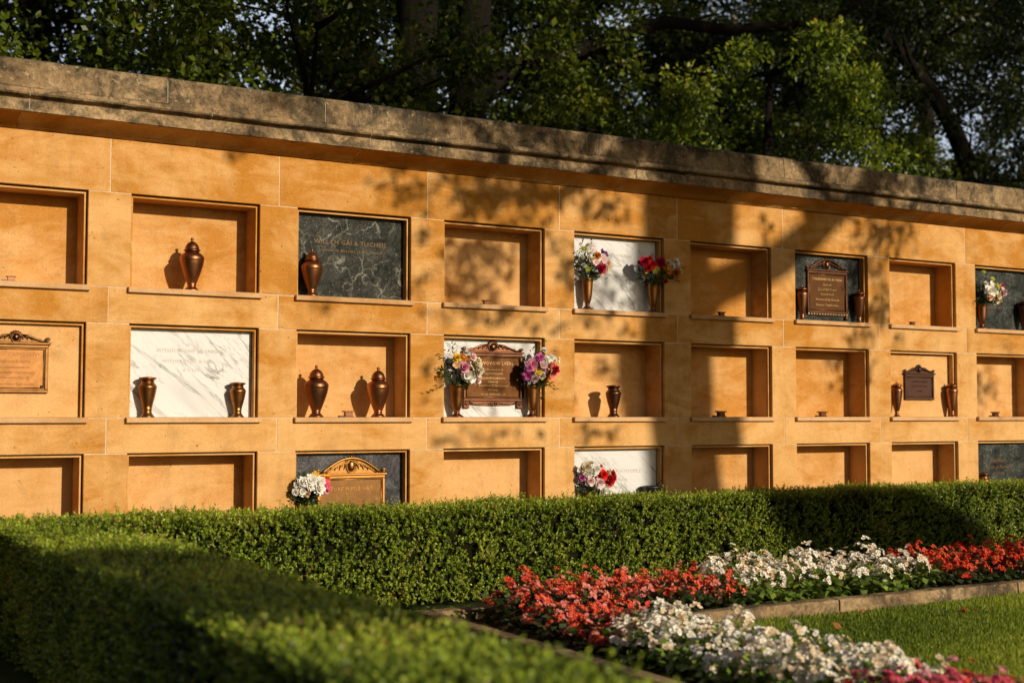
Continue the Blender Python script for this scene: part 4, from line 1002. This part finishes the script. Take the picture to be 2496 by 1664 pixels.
def tree(name, base, label, trunk_paths, C, R, per, leaf, mat, seed, limbs=True, branches=()):
    ro = empty(name, base, label, 'tree', None)
    clear = ~((C[:, 0] > 5.55) & (C[:, 0] < 7.75) & (C[:, 1] < 7.45) & (C[:, 2] < 7.2))
    C, R = C[clear], R[clear]
    off = np.array(base, float)
    t_ = MB()
    for pts, radii in trunk_paths: t_.tube([Vector(p) - Vector(base) for p in pts], radii, 12)
    top = np.array(trunk_paths[0][0][-1], float); path = [np.array(p, float) for p in trunk_paths[0][0]]
    rr = random.Random(seed)
    if limbs:
        for i in range(0, len(C), max(1, len(C)//18)):
            c_ = C[i]; s0 = min(path, key=lambda p: abs(p[2] - (c_[2] - 0.55*math.hypot(c_[0]-p[0], c_[1]-p[1]))))
            mid = s0*0.45 + c_*0.55 + np.array((rr.uniform(-.2, .2), rr.uniform(-.2, .2), rr.uniform(-0.1, .35)))
            t_.tube([Vector(s0 - off), Vector(s0*0.75 + c_*0.25 - off + np.array((0, 0, .1))), Vector(mid - off), Vector(c_ - off)], [0.04, 0.03, 0.018, 0.006], 6)
    t_.build('trunk', M['bark'], ro)
    for pts, radii in branches:
        b_ = MB(); b_.tube([Vector(p) - Vector(base) for p in pts], radii, 9); b_.build('branch', M['bark'], ro)
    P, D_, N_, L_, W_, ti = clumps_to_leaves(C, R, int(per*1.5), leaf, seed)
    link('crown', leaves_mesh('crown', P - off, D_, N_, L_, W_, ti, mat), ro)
    return ro
def cloud(n, lo, hi, seed, f=1.1, thr=-0.35, rlo=0.25, rhi=0.55, shell=None):
    r = np.random.default_rng(seed); P = r.uniform(lo, hi, (n*3, 3))
    if shell is not None:
        c0, rad3 = np.array(shell[0]), np.array(shell[1]); q = np.linalg.norm((P - c0)/rad3, axis=1); P = P[q < 1]
    P = P[wav(P, seed + 9, f) > thr][:n]
    return P, r.uniform(rlo, rhi, len(P))
# twin trunks behind the wall
C, R = cloud(300, (2.8, 5.6, 3.6), (8.2, 9.5, 10.5), 1, 1.5, -0.4)
tree('beech_tree', (6.22, 7, 0), 'tall tree with straight dark trunk, left of the twin trunks behind the wall',
     [([(6.22, 7, 0), (6.22, 7, 2.5), (6.24, 7, 4.9), (6.27, 7, 6.5), (6.3, 7.1, 9.0)], [0.36, 0.30, 0.27, 0.26, 0.18])], C, R, 130, 0.085, leafmat('leaf_mid', 1.9, 0.4), 21,
     branches=[([(6.24, 7, 5.0), (5.3, 6.9, 5.5), (4.2, 6.7, 6.2), (3.4, 6.6, 6.6)], [0.10, 0.07, 0.045, 0.02])])
C, R = cloud(280, (6.6, 6.2, 3.4), (13.0, 10.0, 10.5), 2, 1.5, -0.3)
tree('beech_tree', (6.98, 7.1, 0), 'tall tree with dark trunk and a long limb sweeping right behind the wall',
     [([(6.98, 7.1, 0), (6.99, 7.1, 2.5), (7.01, 7.05, 4.93), (7.11, 7.05, 6.34), (7.3, 7.1, 9.0)], [0.32, 0.27, 0.245, 0.22, 0.15])], C, R, 120, 0.085, leafmat('leaf_mid', 1.9, 0.4), 22,
     branches=[([(7.05, 7, 5.0), (7.35, 7, 5.3), (8.125, 7, 5.69), (9.164, 7, 6.13), (10.09, 7, 6.51), (11.255, 7, 6.57), (12.7, 7, 6.88), (13.4, 7, 7.12), (14.6, 7, 7.9)], [0.15, 0.13, 0.115, 0.10, 0.09, 0.08, 0.075, 0.07, 0.04]),
               ([(8.9, 7, 6.05), (9.4, 6.9, 5.7), (10.0, 6.8, 5.6), (10.8, 6.7, 5.75)], [0.05, 0.04, 0.03, 0.012]),
               ([(7.1, 7, 4.4), (7.7, 6.9, 4.7), (8.5, 6.8, 4.85), (9.3, 6.8, 4.7)], [0.06, 0.045, 0.03, 0.012])])
# left tree
C, R = cloud(290, (-1.0, 4.2, 3.0), (3.6, 7.8, 9.0), 3, 1.3, -0.50)
tree('oak_tree', (0.4, 6.2, 0), 'leafy tree behind the left end of the wall with light green patches',
     [([(0.4, 6.2, 0), (0.45, 6.2, 2.6), (0.6, 6.2, 4.5), (0.9, 6.2, 7.5)], [0.30, 0.24, 0.18, 0.08])], C, R, 140, 0.075, leafmat('leaf_left', 2.0, 0.4), 23)
C, R = cloud(90, (2.2, 3.6, 2.9), (5.6, 6.2, 5.3), 31, 1.6, 0.0, 0.2, 0.42)
tree('maple_sapling', (3.9, 4.8, 0), 'young tree with sunlit leaf sprays just above the left half of the coping',
     [([(3.9, 4.8, 0), (3.92, 4.8, 2.0), (4.0, 4.85, 4.0), (4.1, 4.9, 5.0)], [0.07, 0.055, 0.035, 0.015])], C, R, 120, 0.07, leafmat('leaf_left', 2.0, 0.4), 24)
# bright green tree at right centre
C, R = cloud(150, (8.6, 3.6, 2.2), (11.9, 6.6, 6.0), 4, 2.2, -0.12, 0.18, 0.40, shell=((10.3, 5.0, 3.9), (1.75, 1.6, 2.1)))
tree('lime_tree', (10.2, 5.2, 0), 'bright green sunlit round-crowned tree right of centre behind the wall',
     [([(10.2, 5.2, 0), (10.2, 5.2, 2.0), (10.3, 5.2, 3.6), (10.4, 5.2, 5.4)], [0.16, 0.13, 0.09, 0.03])], C, R, 150, 0.068, leafmat('leaf_bright', 3.1, 0.8), 25)
# right leaning tree
C, R = cloud(360, (13.6, 6.4, 3.2), (20.5, 10.0, 11.0), 5, 1.4, -0.30, 0.25, 0.55)
C = C[~((C[:, 0] > 15.4) & (C[:, 0] < 16.8) & (C[:, 2] > 5.0) & (C[:, 2] < 6.9))]; R = R[:len(C)]
tree('ash_tree', (18.2, 8, 0), 'dark tree at the right edge whose trunk leans left',
     [([(18.2, 8, 0), (18.0, 8, 2.5), (17.55, 8, 5.08), (17.04, 8, 5.94), (16.62, 8, 6.45), (15.9, 8, 7.0), (15.3, 8, 7.4), (14.6, 8, 8.6)], [0.26, 0.22, 0.17, 0.15, 0.13, 0.11, 0.10, 0.05])], C, R, 130, 0.08, leafmat('leaf_dark', 0.65, 0.05), 26,
     branches=[([(16.9, 8, 6.1), (16.2, 7.9, 6.55), (15.75, 7.8, 7.0), (15.4, 7.7, 7.6)], [0.06, 0.05, 0.04, 0.02]), ([(17.5, 8, 5.1), (17.0, 7.8, 4.7), (16.2, 7.6, 4.3), (15.5, 7.5, 4.1)], [0.09, 0.07, 0.05, 0.03])])
C, R = cloud(46, (17.2, 9.8, 4.0), (20.6, 11.6, 6.7), 6, 1.8, -0.4, 0.25, 0.45, shell=((19.0, 10.8, 5.3), (1.6, 1.1, 1.4)))
tree('shrub_tree', (19.0, 11, 0), 'small yellow-green tree low behind the right part of the coping',
     [([(19.0, 11, 0), (19.0, 11, 2.5), (19.0, 11, 4.2), (19.1, 11, 5.6)], [0.12, 0.10, 0.06, 0.02])], C, R, 150, 0.08, leafmat('leaf_yellow', 2.2, 1.0), 27)
# farther dark trees closing the view
for i, (x, y, lo, hi, n_, lb) in enumerate(((3.0, 15, (-2.5, 12.5, 2.0), (8.0, 17, 13.0), 330, 'far dark tree seen between leaves behind the left part of the wall'),
        (13.5, 15, (8.5, 12.8, 2.0), (18.5, 17, 13.0), 340, 'far dark tree behind the bright green one'),
        (25, 16, (19.5, 13.5, 2.0), (31.0, 18.5, 13.5), 330, 'far dark tree closing the right edge of the view'))):
    C, R = cloud(n_, lo, hi, 60 + i, 0.9, -0.62, 0.5, 0.95)
    gap = (C[:, 0] > 23.7) & (C[:, 0] < 26.2) & (C[:, 2] > 6.9) & (C[:, 2] < 10.0)
    C, R = C[~gap], R[~gap]
    tree('far_tree', (x, y, 0), lb, [([(x, y, 0), (x + .1, y, 4), (x + .3, y, 9), (x + .3, y, 12)], [0.4, 0.33, 0.2, 0.06])], C, R, 250, 0.14, leafmat('leaf_dark', 0.65, 0.05), 70 + i)

# trees behind the viewer whose shade falls on the wall, the hedge and the grove
SY = -13.0
def shade_pt(u, z, Y=0.0):
    k = (Y - SY); return (u + 0.31*k, SY, z + 0.345*k)
r = np.random.default_rng(5)
sp = [("small",1.62,2.60,.10,.05,.9),("A1",2.70,2.51,.22,.13,1.2),("A2",3.40,2.53,.52,.16,1.9),("A3",3.42,2.19,.40,.18,1.6),("A4",3.4,1.95,.36,.14,1.0),("A5",2.87,2.2,.12,.14,.4),("A6",2.88,1.94,.12,.13,.3),
      ("B1",4.25,2.50,.33,.17,.6),("B2",4.75,2.48,.17,.19,1.2),("B3",3.95,2.03,.14,.27,.8),("B4",4.9,2.03,.14,.28,1.2),("B5",4.42,2.0,.34,.24,.55),("m1",2.19,1.72,.14,.05,.5),("m2",3.35,1.72,.54,.08,.75),
      ("m3",2.88,1.3,.09,.23,.35),("m3b",3.4,1.35,.36,.25,.22),("m4",3.42,.96,.48,.06,.5),("m5",4.14,1.32,.14,.25,.6),("m6",4.72,1.34,.17,.28,.8),("m7",4.42,1.49,.13,.09,.9),("m8",4.2,0.96,.3,.08,.4),("m9",4.3,1.72,.5,.08,.45),
      ("R1",6.95,2.53,.36,.18,1.5),("R2",6.79,2.23,.16,.12,1.3),("R3",6.89,1.94,.24,.19,1.0),("R4",7.07,1.67,.10,.06,.7),("R5",6.72,1.5,.09,.24,.9),("R6",5.72,2.50,.10,.12,.5),("R7",6.35,2.60,.2,.06,.6),("R8",8.33,1.35,.22,.26,.7),("R9",6.6,1.72,.16,.10,.6),
      ("c1",1.86,2.88,.25,.11,.55),("c2",2.79,2.92,.25,.12,.7),("c3",3.63,2.88,.62,.19,1.6),("c4",4.75,2.88,.60,.2,2.6),("c5",6.13,2.86,.2,.15,.8),("c6",6.83,2.85,.36,.16,.9)]
PP = []
for (nm, u, z, ru, rz, dens) in sp:
    m = max(4, int(dens*2.1*(math.pi*ru*rz)/0.0038))
    a_ = r.uniform(0, 6.283, m); q = np.sqrt(r.uniform(0, 1, m))*(1+0.25*np.abs(r.normal(size=m)))
    # leaves gather into little twig groups
    gx = r.normal(0, 1, (max(2, m//8), 2))*0.5
    gi = r.integers(0, len(gx), m)
    U = u + ru*(0.62*q*np.cos(a_) + 0.5*gx[gi, 0]); Z = z + rz*(0.62*q*np.sin(a_) + 0.5*gx[gi, 1])
    for uu, zz in zip(U, Z):
        k = r.uniform(6.5, 9.5)
        PP.append((uu + 0.31*k, -k, zz + 0.345*k))
PP = np.array(PP)
# high crown shading the grove, with openings
n_ = 560
CC = np.stack([r.uniform(7.6, 27, n_), r.uniform(-15.5, -11, n_), r.uniform(8.4, 16, n_)], 1)
bk = -CC[:, 1]                                  # where each clump's shade lands in the plane of the bright tree
ux = CC[:, 0] - 0.31*(bk + 5); uz = CC[:, 2] - 0.345*(bk + 5)
lit = (np.abs(ux - 10.3) < 1.75) & (uz > 1.6) & (uz < 6.3)
lit |= (np.abs(ux - 3.3) < 0.75) & (np.abs(uz - 4.0) < 0.9)
lit |= (np.abs(ux - 0.7) < 0.7) & (np.abs(uz - 4.4) < 1.0)
lit |= (np.abs(ux - 5.6) < 0.5) & (np.abs(uz - 3.4) < 0.6)
ux2 = CC[:, 0] - 0.31*(bk + 11); uz2 = CC[:, 2] - 0.345*(bk + 11)
lit |= (np.abs(ux2 - 19.2) < 1.2) & (uz2 > 3.8) & (uz2 < 7)
wz = CC[:, 2] - 0.345*bk; wx = CC[:, 0] - 0.31*bk   # keep the wall and coping clear of the high crown
ux3 = CC[:, 0] - 0.31*(bk + 8); uz3 = CC[:, 2] - 0.345*(bk + 8)
lit |= (np.abs(ux3 - 8.0) < 1.3) & (np.abs(uz3 - 5.2) < 0.8)
lit |= (np.abs(ux3 - 6.5) < 1.5) & (np.abs(uz3 - 5.6) < 1.1)
lit |= (np.abs(ux3 - 2.2) < 0.9) & (np.abs(uz3 - 5.0) < 0.6)
lit |= (np.abs(ux3 - 5.0) < 0.8) & (np.abs(uz3 - 6.2) < 0.7)
lit |= (np.abs(ux3 - 15.0) < 1.2) & (np.abs(uz3 - 6.8) < 0.7)
lit |= (wz < 3.25) & (wx < 9.5)
CC = CC[~lit]
tr = [(10.7, SY, 0), (10.7, SY, 2.4), (10.72, SY, 3.6), (10.58, SY, 4.12), (9.95, SY, 4.36), (9.16, SY, 4.82), (9.02, SY, 6.0), (9.04, SY, 8.2), (9.3, SY, 10), (9.8, SY, 13)]
own = CC[:, 0] < 14.5
def shade_tree(base, label, paths, sel, extra, branches):
    ro = empty('shade_tree', base, label, 'tree')
    o_ = np.array(base, float); t_ = MB()
    for pts, radii in paths: t_.tube([Vector(p) - Vector(base) for p in pts], radii, 14)
    t_.build('trunk', M['bark'], ro)
    for pts, radii in branches:
        b_ = MB(); b_.tube([Vector(p) - Vector(base) for p in pts], radii, 9); b_.build('branch', M['bark'], ro)
    P, D_, N_, L_, W_, ti = clumps_to_leaves(CC[sel], np.full(int(sel.sum()), 0.62), 46, 0.24, 91)
    if extra is not None:
        m = len(extra); P = np.concatenate([P, extra]); D_ = np.concatenate([D_, RNG.normal(size=(m, 3))]); N_ = np.concatenate([N_, RNG.normal(0, .5, (m, 3)) + np.array((0, 1, 0.1))])
        L_ = np.concatenate([L_, RNG.uniform(0.05, 0.11, m)]); W_ = np.concatenate([W_, RNG.uniform(0.035, 0.07, m)]); ti = np.concatenate([ti, RNG.uniform(0.3, 0.7, m)])
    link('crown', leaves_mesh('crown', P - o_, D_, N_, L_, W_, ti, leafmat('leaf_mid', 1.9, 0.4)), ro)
shade_tree((10.7, SY, 0), 'tall leaning tree behind the viewer whose trunk shadow crosses the wall',
    [(tr, [0.52, 0.46, 0.44, 0.43, 0.43, 0.43, 0.425, 0.42, 0.36, 0.12])], own, PP,
    [([(9.05, SY, 6.1), (9.45, SY, 6.57), (9.85, SY, 6.72), (10.2, SY, 6.95), (10.5, SY, 7.2), (10.9, SY, 7.7), (11.4, SY, 8.6)], [0.22, 0.17, 0.15, 0.14, 0.125, 0.10, 0.06]),
     ([(10.75, SY, 7.5), (10.85, SY, 7.1), (10.95, SY, 6.7), (10.9, SY, 6.2)], [0.035, 0.03, 0.025, 0.012]),
     ([(9.0, SY, 7.6), (7.9, -11, 6.75), (6.6, -8.8, 5.6), (5.6, -7.3, 5.05), (5.2, -6.8, 4.7)], [0.13, 0.09, 0.055, 0.03, 0.012]),
     ([(9.1, SY, 7.9), (9.2, -10.8, 6.7), (8.8, -8.6, 5.6), (8.9, -7.2, 5.1)], [0.12, 0.08, 0.05, 0.015])])
shade_tree((17.5, SY - 0.5, 0), 'broad leafy tree behind the viewer, middle of three', [([(17.5, SY-.5, 0), (17.4, SY-.5, 5), (17.2, SY-.5, 9), (17.4, SY-.5, 14)], [0.4, 0.34, 0.26, 0.08])], (CC[:, 0] >= 14.5) & (CC[:, 0] < 20.5), None, [])
shade_tree((24, SY - 0.5, 0), 'broad leafy tree far to the right behind the viewer', [([(24, SY-.5, 0), (24, SY-.5, 5), (23.9, SY-.5, 9), (24, SY-.5, 14)], [0.4, 0.34, 0.26, 0.08])], CC[:, 0] >= 20.5, None, [])
C, R = cloud(150, (-4.6, -5.4, 0.3), (-1.7, -1.2, 4.6), 88, 1.0, -2.0, 0.3, 0.5, shell=((-3.2, -3.4, 2.2), (1.45, 2.0, 2.3)))  # unseen yew, added to block skylight from the near hedge's left side
tree('sky_block_yew', (-3.2, -3.4, 0), 'unseen yew added left of the viewer to darken the near hedge', [([(-3.2, -3.4, 0), (-3.2, -3.4, 1.5), (-3.2, -3.4, 3.8)], [0.2, 0.16, 0.05])], C, R, 150, 0.09, leafmat('leaf_dark', 0.65, 0.05), 89)
# unseen clipped tree, added and shaped to shade the near hedge
C, R = cloud(60, (1.0, -8.9, 1.7), (2.9, -7.5, 2.95), 77, 1.0, -2.0, 0.12, 0.19, shell=((1.95, -8.2, 2.26), (0.60, 0.5, 0.27)))
tree('hedge_shade_tree', (1.9, -8.2, 0), 'unseen clipped tree added beside the viewer to shade the near hedge', [([(1.9, -8.2, 0), (1.9, -8.2, 1.0), (1.88, -8.2, 1.8), (1.88, -8.2, 2.4)], [0.05, 0.04, 0.035, 0.015])], C, R, 170, 0.05, leafmat('leaf_dark', 0.65, 0.05), 78)
